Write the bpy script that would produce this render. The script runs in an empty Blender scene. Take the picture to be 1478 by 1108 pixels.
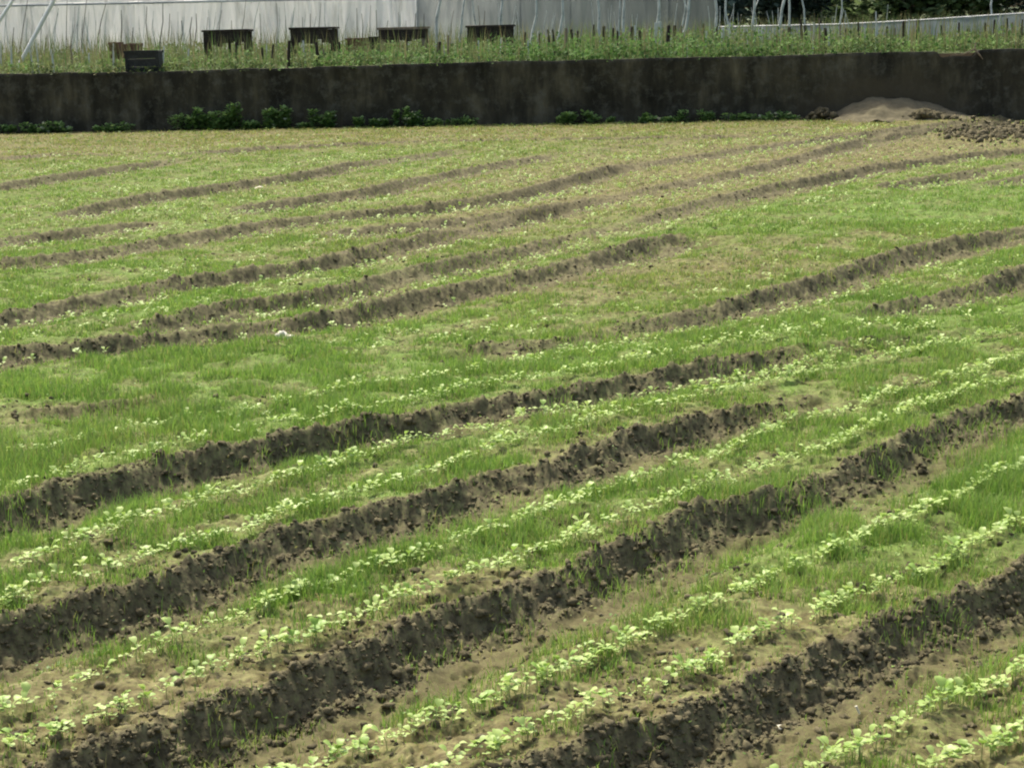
import bpy, math, random
import numpy as np
from mathutils import Vector, Matrix, Euler

# ------------------------------------------------------------------ camera, world, sun, exposure
scene = bpy.context.scene
CAM_H, FPX = 2.4, 2800.0                      # eye height (m); focal length in photo pixels (photo 1478 x 1108)
PITCH = math.radians(10.76); ROLL = -0.022
cam_d = bpy.data.cameras.new('camera'); cam = bpy.data.objects.new('camera', cam_d)
scene.collection.objects.link(cam); scene.camera = cam
cam_d.sensor_width = 36.0; cam_d.lens = FPX / 1478.0 * 36.0
cam_d.clip_start = 0.1; cam_d.clip_end = 3000
CM = Matrix.Rotation(math.pi/2 - PITCH, 3, 'X') @ Matrix.Rotation(ROLL, 3, 'Z')
cam.location = (0, 0, CAM_H); cam.rotation_euler = CM.to_euler()

SUN_EL, SUN_AZ = math.radians(58), math.radians(-28)   # azimuth from +Y (view direction) towards +X
world = bpy.data.worlds.new('World'); scene.world = world; world.use_nodes = True
wn = world.node_tree.nodes; wn.clear()
sky = wn.new('ShaderNodeTexSky'); sky.sky_type = 'NISHITA'; sky.sun_disc = False
sky.sun_elevation = SUN_EL; sky.sun_rotation = SUN_AZ; sky.dust_density = 6.0; sky.air_density = 1.0; sky.ozone_density = 0.2
bg = wn.new('ShaderNodeBackground'); bg.inputs[1].default_value = 0.15
wo = wn.new('ShaderNodeOutputWorld')
world.node_tree.links.new(sky.outputs[0], bg.inputs[0]); world.node_tree.links.new(bg.outputs[0], wo.inputs[0])
sd = bpy.data.lights.new('sun', 'SUN'); sd.energy = 2.8; sd.angle = math.radians(6.0); sd.color = (1.0, 0.96, 0.80)
sun = bpy.data.objects.new('sun', sd); scene.collection.objects.link(sun)
sdir = Vector((math.sin(SUN_AZ)*math.cos(SUN_EL), math.cos(SUN_AZ)*math.cos(SUN_EL), math.sin(SUN_EL)))
sun.rotation_euler = sdir.to_track_quat('Z', 'Y').to_euler(); sun.location = (0, 0, 40)
scene.view_settings.view_transform = 'Standard'; scene.view_settings.look = 'None'
scene.view_settings.exposure = 0.6; scene.view_settings.gamma = 1.0
scene.cycles.filter_width = 2.05               # the photograph is soft
scene.cycles.max_bounces = 6; scene.cycles.transparent_max_bounces = 4

# ------------------------------------------------------------------ helpers
rng = np.random.default_rng(7); R = random.Random(11)
COL = scene.collection
def ray(px, py):
    return CM @ Vector(((px-739)/FPX, (554-py)/FPX, -1.0))
def atz(px, py, z=0.0):
    r = ray(px, py); t = (z - CAM_H) / r.z
    return Vector((r.x*t, r.y*t, z))
def atd(px, py, Y):
    r = ray(px, py); t = Y / r.y
    return Vector((r.x*t, Y, CAM_H + r.z*t))

def hsh(i, j, s):
    n = (i.astype(np.int64)*374761393 + j.astype(np.int64)*668265263 + s*1442695041) & 0xffffffff
    n = ((n ^ (n >> 13)) * 1274126177) & 0xffffffff
    return ((n ^ (n >> 16)) & 0xffff) / 65535.0
def vn(x, y, s=0):
    xi = np.floor(x); yi = np.floor(y); fx = x-xi; fy = y-yi
    fx = fx*fx*(3-2*fx); fy = fy*fy*(3-2*fy)
    a = hsh(xi, yi, s); b = hsh(xi+1, yi, s); c = hsh(xi, yi+1, s); d = hsh(xi+1, yi+1, s)
    return (a*(1-fx)+b*fx)*(1-fy) + (c*(1-fx)+d*fx)*fy
def fbm(x, y, s=0, o=3):
    t = 0; a = 1; n = 0
    for k in range(o):
        t = t + a*vn(x*2**k, y*2**k, s+k*17); n += a; a *= .5
    return t/n
def ss(a, b, x):
    t = np.clip((x-a)/(b-a), 0, 1); return t*t*(3-2*t)

def np_mesh(name, V, F, mat, attrs=None, smooth=False):
    """V (n,3); F list of (m,k) index arrays, one per face size; attrs name -> (n,) floats"""
    V = np.asarray(V, np.float32)
    if not isinstance(F, (list, tuple)): F = [F]
    me = bpy.data.meshes.new(name)
    me.vertices.add(len(V)); me.vertices.foreach_set('co', V.ravel())
    loops = np.concatenate([np.asarray(f, np.int32).ravel() for f in F])
    sizes = np.concatenate([np.full(len(f), np.asarray(f).shape[1], np.int32) for f in F])
    starts = np.concatenate([[0], np.cumsum(sizes)[:-1]]).astype(np.int32)
    me.loops.add(len(loops)); me.loops.foreach_set('vertex_index', loops)
    me.polygons.add(len(sizes)); me.polygons.foreach_set('loop_start', starts)
    me.update(calc_edges=True)
    if smooth: me.polygons.foreach_set('use_smooth', np.ones(len(sizes), bool))
    for k, a in (attrs or {}).items():
        at = me.attributes.new(k, 'FLOAT', 'POINT'); at.data.foreach_set('value', np.asarray(a, np.float32))
    me.materials.append(mat); me.validate()
    return me
def link(name, me, parent=None, loc=None):
    o = bpy.data.objects.new(name, me); COL.objects.link(o)
    if parent is not None: o.parent = parent
    if loc is not None: o.location = loc
    return o
def empty(name, loc, rz=0):
    o = bpy.data.objects.new(name, None); COL.objects.link(o); o.location = loc; o.rotation_euler = (0, 0, rz)
    o.empty_display_size = .1
    return o
def tag(o, label=None, cat=None, group=None, kind=None):
    if label: o['label'] = label
    if cat: o['category'] = cat
    if group: o['group'] = group
    if kind: o['kind'] = kind
    return o

class MB:                                       # small mesh collector
    def __init__(s): s.v = []; s.f = []
    def box(s, c, d, rz=0, jit=0, taper=1.0):
        n = len(s.v); cr, sr = math.cos(rz), math.sin(rz)
        for sz in (-1, 1):
            k = 1 if sz < 0 else taper
            for sx, sy in ((-1,-1),(1,-1),(1,1),(-1,1)):
                x, y = sx*d[0]/2*k, sy*d[1]/2*k
                s.v.append((c[0]+x*cr-y*sr+R.uniform(-jit,jit), c[1]+x*sr+y*cr+R.uniform(-jit,jit), c[2]+sz*d[2]/2+R.uniform(-jit,jit)))
        s.f += [tuple(n+i for i in q) for q in ((0,3,2,1),(4,5,6,7),(0,1,5,4),(1,2,6,5),(2,3,7,6),(3,0,4,7))]
        return s
    def tube(s, pts, rad, k=6):
        n = len(s.v); pts = [Vector(p) for p in pts]
        if not isinstance(rad, (list, tuple)): rad = [rad]*len(pts)
        for i, p in enumerate(pts):
            d = (pts[min(i+1, len(pts)-1)] - pts[max(i-1, 0)]).normalized()
            a = d.cross(Vector((0,1,0.02))).normalized() if abs(d.y) < .95 else d.cross(Vector((1,0,0))).normalized()
            b = d.cross(a)
            for j in range(k):
                t = 2*math.pi*j/k; s.v.append(tuple(p + (a*math.cos(t)+b*math.sin(t))*rad[i]))
        for i in range(len(pts)-1):
            for j in range(k):
                s.f.append((n+i*k+j, n+i*k+(j+1)%k, n+(i+1)*k+(j+1)%k, n+(i+1)*k+j))
        s.f.append(tuple(n+j for j in range(k))[::-1]); s.f.append(tuple(n+(len(pts)-1)*k+j for j in range(k)))
        return s
    def mesh(s, name, mat, smooth=False):
        me = bpy.data.meshes.new(name); me.from_pydata(s.v, [], s.f); me.materials.append(mat)
        if smooth: me.polygons.foreach_set('use_smooth', [True]*len(me.polygons))
        me.update(); return me
    def build(s, name, mat, parent=None, loc=None, smooth=False):
        return link(name, s.mesh(name, mat, smooth), parent, loc)

# ------------------------------------------------------------------ materials
def new_mat(name):
    m = bpy.data.materials.new(name); m.use_nodes = True; m.node_tree.nodes.clear()
    return m, m.node_tree.nodes, m.node_tree.links
def nd(ns, t, **kw):
    n = ns.new(t)
    for k, v in kw.items(): setattr(n, k, v)
    return n
def ramp(ns, stops):
    r = ns.new('ShaderNodeValToRGB'); e = r.color_ramp.elements
    while len(e) < len(stops): e.new(0.5)
    for i, (p, c) in enumerate(stops): e[i].position = p; e[i].color = (*c, 1)
    return r
def mix(ns, lk, f, a, b, mode='MIX'):
    m = ns.new('ShaderNodeMix'); m.data_type = 'RGBA'; m.blend_type = mode
    for s, v in ((m.inputs[0], f), (m.inputs[6], a), (m.inputs[7], b)):
        if hasattr(v, 'is_output') or hasattr(v, 'links'): lk.new(v, s)
        elif isinstance(v, tuple): s.default_value = (*v, 1)
        else: s.default_value = v
    return m.outputs[2]
def noise(ns, lk, scale, detail=4, vec=None, rough=.6, dist=0):
    n = ns.new('ShaderNodeTexNoise'); n.inputs['Scale'].default_value = scale; n.inputs['Detail'].default_value = detail
    n.inputs['Roughness'].default_value = rough; n.inputs['Distortion'].default_value = dist
    if vec is not None: lk.new(vec, n.inputs['Vector'])
    return n.outputs['Fac']
def math_n(ns, lk, op, a, b=None, clamp=False):
    m = ns.new('ShaderNodeMath'); m.operation = op; m.use_clamp = clamp
    for s, v in ((m.inputs[0], a), (m.inputs[1], b)):
        if v is None: continue
        if hasattr(v, 'is_output'): lk.new(v, s)
        else: s.default_value = v
    return m.outputs[0]
def finish(ns, lk, col, rough=.8, bump=None, bstr=.3, bdist=.02, transl=0, spec=.3, tcol=None):
    p = ns.new('ShaderNodeBsdfPrincipled'); p.inputs['Roughness'].default_value = rough
    p.inputs['Specular IOR Level'].default_value = spec
    if isinstance(col, tuple): p.inputs['Base Color'].default_value = (*col, 1)
    else: lk.new(col, p.inputs['Base Color'])
    if bump is not None:
        b = ns.new('ShaderNodeBump'); b.inputs['Strength'].default_value = bstr; b.inputs['Distance'].default_value = bdist
        lk.new(bump, b.inputs['Height']); lk.new(b.outputs[0], p.inputs['Normal'])
    out = ns.new('ShaderNodeOutputMaterial'); sh = p.outputs[0]
    if transl:
        t = ns.new('ShaderNodeBsdfTranslucent')
        c = tcol if tcol is not None else col
        if isinstance(c, tuple): t.inputs[0].default_value = (*c, 1)
        else: lk.new(c, t.inputs[0])
        m = ns.new('ShaderNodeMixShader'); m.inputs[0].default_value = transl
        lk.new(sh, m.inputs[1]); lk.new(t.outputs[0], m.inputs[2]); sh = m.outputs[0]
    lk.new(sh, out.inputs[0])
def simple(name, stops, scale=6, rough=.8, bstr=.4, bdist=.01, transl=0, stretch=None, spec=.3):
    m, ns, lk = new_mat(name)
    tc = ns.new('ShaderNodeTexCoord'); vec = tc.outputs['Object']
    if stretch:
        mp = ns.new('ShaderNodeMapping'); mp.inputs['Scale'].default_value = stretch; lk.new(vec, mp.inputs['Vector']); vec = mp.outputs[0]
    f = noise(ns, lk, scale, 5, vec); r = ramp(ns, stops); lk.new(f, r.inputs[0])
    finish(ns, lk, r.outputs[0], rough, noise(ns, lk, scale*4, 4, vec), bstr, bdist, transl, spec)
    return m
def leafmat(name, dark, light, dry, transl=.4, rough=.5, spec=.4):
    """colour from per-leaf attributes rnd and dry"""
    m, ns, lk = new_mat(name)
    a = nd(ns, 'ShaderNodeAttribute', attribute_name='rnd'); d = nd(ns, 'ShaderNodeAttribute', attribute_name='dry')
    c = mix(ns, lk, a.outputs['Fac'], dark, light)
    c = mix(ns, lk, d.outputs['Fac'], c, dry)
    finish(ns, lk, c, rough, transl=transl, spec=spec)
    return m

def soil_material():
    m, ns, lk = new_mat('field_soil')
    geo = ns.new('ShaderNodeNewGeometry'); P = geo.outputs['Position']
    turned_shade = nd(ns, 'ShaderNodeAttribute', attribute_name='turned_shade').outputs['Fac']
    green = nd(ns, 'ShaderNodeAttribute', attribute_name='green').outputs['Fac']
    dry = nd(ns, 'ShaderNodeAttribute', attribute_name='dry').outputs['Fac']
    damp = nd(ns, 'ShaderNodeAttribute', attribute_name='damp').outputs['Fac']
    n1 = noise(ns, lk, 3.0, 6, P); n2 = noise(ns, lk, 22.0, 5, P); n3 = noise(ns, lk, 90.0, 3, P)
    r1 = ramp(ns, [(.3, SOIL_A), (.7, SOIL_B)]); lk.new(n1, r1.inputs[0])
    r2 = ramp(ns, [(.36, (.42,.40,.36)), (.50, (.85,.85,.82)), (.66, (1.2,1.2,1.15))]); lk.new(n2, r2.inputs[0])
    bed = mix(ns, lk, 1.0, r1.outputs[0], r2.outputs[0], 'MULTIPLY')
    n4 = noise(ns, lk, 8.0, 5, P, .65); r4 = ramp(ns, [(.38, (.62,.58,.52)), (.56, (1.05,1.05,1.05))]); lk.new(n4, r4.inputs[0])
    bed = mix(ns, lk, 1.0, bed, r4.outputs[0], 'MULTIPLY')
    bed = mix(ns, lk, math_n(ns, lk, 'MULTIPLY', damp, .8), bed, SOIL_DAMP)
    r3 = ramp(ns, [(.35, CLOD_SHADE_A), (.7, CLOD_SHADE_B)]); lk.new(n2, r3.inputs[0])
    soil = mix(ns, lk, turned_shade, bed, r3.outputs[0])  # dug soil on the facing banks; its dark tone also paints their shade
    # low ground cover (tiny weeds and moss)
    gf = math_n(ns, lk, 'ADD', green, math_n(ns, lk, 'MULTIPLY', math_n(ns, lk, 'SUBTRACT', n3, .5), 1.2))
    gf = math_n(ns, lk, 'ADD', gf, math_n(ns, lk, 'MULTIPLY', math_n(ns, lk, 'SUBTRACT', n2, .5), 1.0), True)
    gcol = mix(ns, lk, n2, GREEN_A, GREEN_B)
    gcol = mix(ns, lk, dry, gcol, GREEN_DRY)
    gcol = mix(ns, lk, 1.0, gcol, r4.outputs[0], 'MULTIPLY')
    gf = math_n(ns, lk, 'MULTIPLY', gf, .85, True)
    col = mix(ns, lk, gf, soil, gcol)
    finish(ns, lk, col, .9, n3, .5, .01, spec=.2)
    return m
SOIL_A, SOIL_B, SOIL_DAMP = (.145,.124,.060), (.255,.222,.112), (.112,.098,.045)
CLOD_SHADE_A, CLOD_SHADE_B = (.062,.054,.030), (.20,.174,.096)  # clod colours, dark enough to carry some of the bank shade
GREEN_A, GREEN_B, GREEN_DRY = (.085,.165,.026), (.165,.27,.048), (.155,.148,.048)
M = {}
M['soil'] = soil_material()
M['clod'] = simple('clod_soil', [(.3,(.055,.047,.026)),(.7,(.18,.155,.085))], 9, .95, .6, .01)
M['grass'] = leafmat('grass_blades', (.115,.24,.032), (.27,.43,.078), (.34,.32,.11), .42)
M['seed'] = leafmat('seedling_leaf', (.25,.42,.06), (.47,.62,.18), (.66,.70,.32), .35, .45, .5)
M['stem'] = simple('seedling_stem', [(.3,(.30,.38,.14)),(.7,(.42,.42,.20))], 40, .6)
M['weed'] = leafmat('terrace_weeds', (.035,.09,.022), (.16,.31,.08), (.26,.23,.12), .35, .7, .15)
M['bush'] = leafmat('wall_weed_leaves', (.07,.16,.035), (.32,.50,.16), (.70,.74,.52), .5)
M['tree'] = leafmat('tree_leaves', (.12,.17,.14), (.28,.36,.27), (.26,.30,.20), .6)
M['tree2'] = leafmat('pale_tree_leaves', (.10,.16,.06), (.22,.29,.12), (.26,.28,.13), .4)
M['bark'] = simple('bark', [(.3,(.05,.045,.035)),(.7,(.12,.10,.08))], 5, .9, .8, .02)
M['pale'] = simple('pale_bark', [(.25,(.22,.24,.22)),(.5,(.50,.53,.50)),(.75,(.68,.70,.66))], 7, .8, .4, .01)
M['white'] = simple('white_pole_paint', [(.3,(.72,.73,.70)),(.7,(.85,.85,.82))], 5, .5)
M['darkwood'] = simple('black_weathered_wood', [(.3,(.018,.014,.010)),(.7,(.055,.042,.032))], 6, .85, .6, .01, stretch=(1,1,6))
M['rust'] = simple('red_brown_wood', [(.3,(.07,.035,.02)),(.7,(.20,.11,.07))], 9, .85, .6, .01)
M['tanwood'] = simple('tan_weathered_wood', [(.3,(.16,.12,.08)),(.7,(.30,.24,.17))], 9, .85, .6, .01)
M['crate'] = simple('dark_grey_crate', [(.3,(.018,.020,.019)),(.7,(.042,.044,.040))], 9, .75, .4, .01)
M['stalk'] = simple('dry_stalk', [(.3,(.085,.082,.075)),(.7,(.22,.20,.17))], 9, .9)
M['stone'] = simple('pale_stone', [(.3,(.66,.62,.50)),(.7,(.82,.79,.68))], 25, .8)
M['mound'] = simple('pale_sand', [(.3,(.12,.105,.062)),(.7,(.175,.152,.092))], 6, .95, .5, .02)
M['terr'] = simple('terrace_soil', [(.3,(.05,.075,.03)),(.7,(.12,.14,.06))], 1.2, .95, .5, .03)
M['steel'] = simple('galvanised_tube', [(.3,(.30,.32,.33)),(.7,(.45,.47,.48))], 5, .5)

# ------------------------------------------------------------------ the field: furrows traced on the ground
TH = math.atan2(3100-739, FPX)
EU = np.array([math.sin(TH), math.cos(TH)]); EV = np.array([math.cos(TH), -math.sin(TH)])
def uv_of(px, py, z=0):
    p = atz(px, py, z); return p.x*EU[0]+p.y*EU[1], p.x*EV[0]+p.y*EV[1]
FUR = [   # (photo x, photo y, strength) of the crest of each bank that faces the camera
 [(61,1110,1),(118,1091,1),(237,1053,1),(338,1013,1),(440,972,1),(548,925,1),(649,877,1),(717,857,1),(795,827,1),(900,785,1),(960,752,1),(1012,730,1),(1090,722,.95),(1150,700,.7),(1205,679,.85),(1261,655,1),(1314,630,1),(1380,595,1),(1450,582,1),(1478,575,.8)],
 [(784,1097,1),(835,1080,1),(886,1063,1),(980,1036,1),(1030,1016,1),(1100,974,1),(1184,936,1),(1258,900,1),(1345,876,1),(1450,838,1),(1478,822,1)],
 [(0,906,1),(68,888,1),(162,856,1),(257,832,1),(287,810,1),(372,778,1),(474,751,1),(565,729,1),(642,709,.7),(690,690,.5),(784,670,.8),(869,636,.9),(920,621,1),(980,608,1),(1012,597,.9),(1100,584,.6),(1156,572,.4),(1250,555,0),(1478,510,0)],
 [(0,732,1),(101,699,1),(210,675,1),(277,658,1),(389,638,1),(500,616,1),(581,602,1),(612,600,.5),(640,590,.8),(767,570,.8),(852,556,.8),(925,542,.8),(1010,527,.75),(1090,512,.7),(1165,500,.5),(1300,486,.3),(1390,476,.15),(1478,462,.1)],
 [(0,505,.9),(60,500,.8),(100,498,.8),(200,486,.8),(300,474,.7),(400,464,.6),(435,461,.9),(525,443,.95),(600,423,1),(700,405,.9),(780,388,.8),(860,368,.8),(910,352,1),(965,342,1),(985,340,.1),(1150,312,.05),(1478,250,0)],
 [(0,455,.8),(75,438,.9),(125,431,.7),(185,418,.9),(215,412,.4),(250,405,.9),(350,390,.9),(430,380,.85),(500,366,.9),(575,346,.9),(650,332,.6),(740,308,.6),(800,296,.6),(850,290,.2),(1000,268,.15)],
 [(150,478,0),(210,466,.7),(320,440,.8),(425,428,.9),(525,406,.8),(560,398,.5),(625,381,.8),(740,358,.6),(820,340,.4),(900,322,.2),(940,309,.5),(1015,290,.6),(1090,273,.7),(1155,260,1),(1190,252,1),(1240,241,1),(1315,232,.9),(1390,222,.7),(1478,215,.7)],
 [(0,378,.6),(60,372,.7),(200,351,.5),(300,334,.9),(375,321,.8),(450,313,.8),(550,304,.8),(650,293,.9),(740,278,.9),(815,258,1),(880,240,1),(910,237,.3),(990,226,.5),(1040,218,.5),(1140,206,.5),(1240,192,.6)],
 [(440,344,0),(475,336,.5),(600,324,.6),(740,306,.6),(790,298,.5),(900,280,.3),(1050,250,.6),(1090,240,.8),(1155,224,.6),(1215,207,.9),(1290,188,.8)],
 [(0,346,.5),(60,338,.9),(120,331,.8),(200,322,.6),(225,318,0),(360,300,.1)],
 [(300,310,0),(360,297,.7),(450,285,.9),(510,277,.8),(550,270,.9),(600,257,.7),(740,232,.6),(800,222,.2)],
 [(60,315,.1),(100,305,.7),(190,285,1),(275,273,1),(325,266,.8),(425,252,1),(500,236,.9),(560,230,.5),(625,221,.6),(680,214,0)],
 [(0,267,.8),(60,257,.9),(185,239,.7),(250,230,.3),(300,226,.1)],
 [(60,223,.4),(180,222,.3),(300,220,.5),(370,213,.6),(500,207,.7),(600,203,.5),(740,201,.6),(890,199,.6),(1115,195,.5),(1300,190,.3)],
 [(1250,272,0),(1280,266,.8),(1340,257,.8),(1440,240,.3)],
 [(1380,272,0),(1440,262,.6),(1478,254,.7)],
 [(700,508,0),(790,492,.4),(880,476,.2),(950,462,.6),(1040,441,.75),(1110,420,.85),(1180,400,1),(1240,380,1),(1315,359,.9),(1390,345,.9),(1478,330,.8)],
 [(1180,462,0),(1265,442,.5),(1340,430,.6),(1405,411,1),(1478,386,1)],
 [(560,518,0),(640,511,.5),(740,494,.4),(800,490,.2),(850,486,0)],
 [(0,604,0),(30,597,.4),(80,588,.5),(150,578,.55),(195,573,.3),(260,566,0)],
]
LINES = []
for tr in FUR:
    a = sorted([(*uv_of(x, y), w) for x, y, w in tr]); a = np.array(a)
    LINES.append((a[:,0], a[:,1], a[:,2]))
# the next furrow nearer than the frame, parallel to the nearest one
l = LINES[1]; LINES.append((l[0], l[1]+1.22, l[2])); LINES.append((l[0], l[1]+2.3, l[2])); LINES.append((l[0], l[1]+3.4, l[2]))

GS = [  # photo x, photo y, green cover, dryness, blade height
 (50,1090,.08,.2,.3),(250,1000,.10,.2,.3),(120,960,.25,.2,.4),(420,930,.15,.2,.3),(600,880,.22,.2,.4),(450,1060,.14,.4,.3),(600,1000,.18,.3,.4),(750,930,.25,.2,.4),
 (720,1050,.12,.2,.3),(900,980,.12,.2,.3),(1050,900,.25,.2,.4),(1000,1060,.2,.2,.4),(1150,1040,.12,.2,.4),(1300,980,.15,.3,.5),(1440,940,.55,.1,.7),(1300,1080,.2,.2,.5),(1440,1050,.15,.2,.3),
 (1200,870,.3,.1,.4),(1350,830,.35,.1,.4),(1440,760,.8,0,.8),(1300,770,.75,0,.9),(1180,770,.8,0,1),(1130,730,.7,0,1),(1350,700,.95,0,.9),(1440,670,.95,0,.8),(1000,860,.3,.2,.5),(1080,800,.5,.1,.6),
 (100,880,.3,.1,.5),(300,780,.5,.1,.5),(200,810,.4,.1,.5),(450,850,.5,.1,.7),(560,800,.6,0,.8),(450,720,.65,.1,.5),(640,660,.65,.1,.5),(700,740,.6,0,.8),(850,690,.75,0,.8),(800,620,.7,.1,.5),(950,590,.8,.1,.5),(760,800,.35,.2,.4),(880,760,.4,.1,.4),(1000,690,.6,.1,.5),(1150,640,.5,.1,.5),(1050,600,.5,.1,.5),(1300,580,.5,.2,.5),(1440,540,.7,.1,.5),(1250,540,.75,.1,.5),
 (50,670,.85,.1,.8),(200,640,.85,.1,.9),(100,600,.6,.2,.6),(300,590,.85,0,.8),(450,570,.95,0,.7),(100,550,.9,0,.6),(300,530,.95,0,.6),(650,560,.85,.05,.6),(550,510,.9,0,.5),(750,530,.9,0,.6),(900,500,.95,0,.6),(1100,480,1,0,.6),(1300,460,1,0,.6),(1440,440,1,0,.5),(700,470,.7,.1,.4),(850,450,.55,.4,.4),(1000,400,.5,.5,.4),(850,410,.5,.4,.3),(1150,370,.6,.4,.4),(1350,400,.75,.2,.4),(1250,420,.7,.2,.4),(1450,360,.8,.2,.4),
 (1100,310,.95,.05,.4),(1300,300,1,0,.4),(1450,290,1,0,.4),(900,330,.75,.2,.3),(1450,240,.85,.1,.4),(1200,285,.9,.1,.3),
 (50,480,.85,.1,.4),(300,460,.75,.15,.4),(500,430,.8,.2,.4),(650,395,.75,.2,.3),(800,355,.75,.3,.3),(50,420,.9,.1,.4),(200,390,.8,.1,.3),(400,360,.65,.3,.3),(600,350,.6,.4,.3),(150,440,.85,.1,.4),(350,410,.8,.1,.4),
 (50,370,.7,.2,.3),(200,340,.75,.2,.3),(300,310,.75,.25,.3),(500,300,.65,.4,.3),(700,270,.55,.5,.3),(50,320,.75,.2,.3),(50,290,.8,.2,.3),(150,265,.8,.2,.3),(300,250,.8,.3,.3),(450,230,.8,.3,.3),(600,240,.65,.4,.3),(750,220,.7,.4,.3),(50,240,.7,.4,.3),
 (900,215,.35,.6,.3),(1000,240,.25,.7,.3),(900,290,.25,.7,.3),(1050,230,.22,.7,.3),(1200,220,.18,.7,.3),(1350,215,.2,.7,.3),(800,320,.35,.5,.3),(950,380,.4,.5,.3),(850,250,.3,.6,.3),(700,330,.4,.5,.3),(1450,200,.1,.5,.2),(1300,250,.5,.5,.3),
 (50,205,.45,.85,.3),(300,200,.55,.85,.3),(600,190,.6,.9,.3),(900,185,.6,.95,.3),(1150,182,.55,.9,.3),(1400,180,.4,.8,.3),
]
GP = np.array([(*uv_of(a[0], a[1]), a[2], a[3], a[4], atz(a[0], a[1]).y) for a in GS])
def cover(u, v):
    """green, dry, blade height at ground points, smooth blend of the samples"""
    num = np.zeros((3,)+u.shape); den = np.zeros(u.shape)+1e-9
    for r in GP:
        sg = .045*r[5]
        w = np.exp(-np.minimum(((u-r[0])/(2.6*sg))**2 + ((v-r[1])/sg)**2, 60)) + 1e-9/((u-r[0])**2+(v-r[1])**2+1)
        den += w
        for k in range(3): num[k] += w*r[2+k]
    return num/den
BLOBS = [(*uv_of(1440,190), 2.0, 1.0, 1.0), (*uv_of(1260,205), 2.2, .5, .6), (*uv_of(960,350), .5, .22, .9), (*uv_of(1420,600), .8, .16, .9), (*uv_of(90,700), 1.2, .12, .8)]
def field(x, y, fine=True):
    """height, turned amount (dug soil plus painted bank shade), damp amount"""
    u = x*EU[0]+y*EU[1]; v = x*EV[0]+y*EV[1]
    wob = (fbm(u*1.3, v*.4, 5, 3)-.5)*.14
    z = (fbm(x*.35, y*.35, 3, 2)-.5)*.08
    z = z*ss(5, 9, y)*0 + (fbm(u*.9, v*2.2, 8, 3)-.5)*.035
    turned_shade = np.zeros_like(x); damp = np.zeros_like(x); bare = np.zeros_like(x)
    for (lu, lv, lw) in LINES:
        c = np.interp(u, lu, lv) + wob*.8; w = np.interp(u, lu, lw)
        w = w*(0.78+.42*vn(u*2.2, v*0+lu[0], 41)); s = (v-c - (vn(u*7, v*0, 43)-.5)*.05)/np.interp(y, [12, 20], [1, 1.45])
        near = (s > -.15) & (s < .8) & (w > .02)
        if not near.any(): continue
        D = .125*np.minimum(w, 1.05)**1.1
        prof = -ss(0, .14, s)*(1-ss(.32, .72, s)) + .18*np.exp(-(s/.05)**2)
        z = np.where(near, np.minimum(z, z + D*prof) + np.maximum(D*prof, 0), z)
        t = ss(-.06, .015, s)*(1-ss(.15, .27, s))
        turned_shade = np.where(near, np.maximum(turned_shade, t*np.where(y > 14, ss(.0, .5, w), ss(.05, .85, w))), turned_shade)
        bare = np.where(near, np.maximum(bare, ss(-.15, .0, s)*(1-ss(.22, .55, s))*np.clip(w*1.25,0,1)**.7), bare)
        damp = np.where(near, np.maximum(damp, ss(.1, .22, s)*(1-ss(.42, .6, s))*ss(.2, .6, w)), damp)
    for (cu, cv, ru, rv, st_) in BLOBS:
        d_ = np.sqrt(((u-cu)/ru)**2+((v-cv)/rv)**2)+.6*(fbm(u*2, v*2, 33, 3)-.5)
        turned_shade = np.maximum(turned_shade, st_*(1-ss(.6, 1.1, d_))); bare = np.maximum(bare, .9*(1-ss(.7, 1.3, d_)))
    if fine:
        brk = ss(.30, .55, fbm(u*4, v*7, 21, 3)+.45*turned_shade-.18)
        turned_shade = turned_shade*np.where(y > 14, .5+.5*brk, .3+.7*brk)
        rough = fbm(x*11, y*11, 31, 4)-.5; rg = np.abs(fbm(x*22, y*22, 61, 3)-.5)
        z = z + turned_shade*(rough*.105 + rg*.10)*np.interp(y, [11, 24], [1, .65]) + (1-turned_shade)*((fbm(x*8, y*8, 77, 5)-.5)*.07 - ss(.56,.74,fbm(x*16, y*16, 79, 3))*.022)
    return z, turned_shade, damp, u, v, bare

NC, NR = 1950, 1120
ang = np.linspace(math.radians(-32), math.radians(32), NC)
dist = np.geomspace(4.3, 46.5, NR)
A_, D_ = np.meshgrid(ang, dist)
X = D_*np.tan(A_); Y = D_
Z, T, DP, U, Vv, BR = field(X, Y)
G, DR, BH = cover(U, Vv)
# clumpier, streaky cover along the beds
mot = .35*fbm(U*.9, Vv*3.2, 101, 3)+.65*fbm(X*5.0, Y*5.0, 103, 4)
G = np.clip(G*(.55+.85*ss(.34, .64, mot))*(1-.75*T)*(1-.45*DP)*(1-.55*BR), 0, 1)
DR = np.clip(DR+.5*(fbm(X*1.3, Y*1.3, 107, 3)-.5), 0, 1)
idx = np.arange(NC*NR).reshape(NR, NC)
Q = np.stack([idx[:-1,:-1], idx[:-1,1:], idx[1:,1:], idx[1:,:-1]], -1).reshape(-1, 4)
me = np_mesh('field_ground', np.stack([X.ravel(), Y.ravel(), Z.ravel()], 1), Q, M['soil'],
             {'turned_shade': T.ravel(), 'green': G.ravel(), 'dry': DR.ravel(), 'damp': DP.ravel()*(1-.6*G.ravel())}, smooth=True)
tag(link('field_ground', me), kind='structure')
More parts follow.
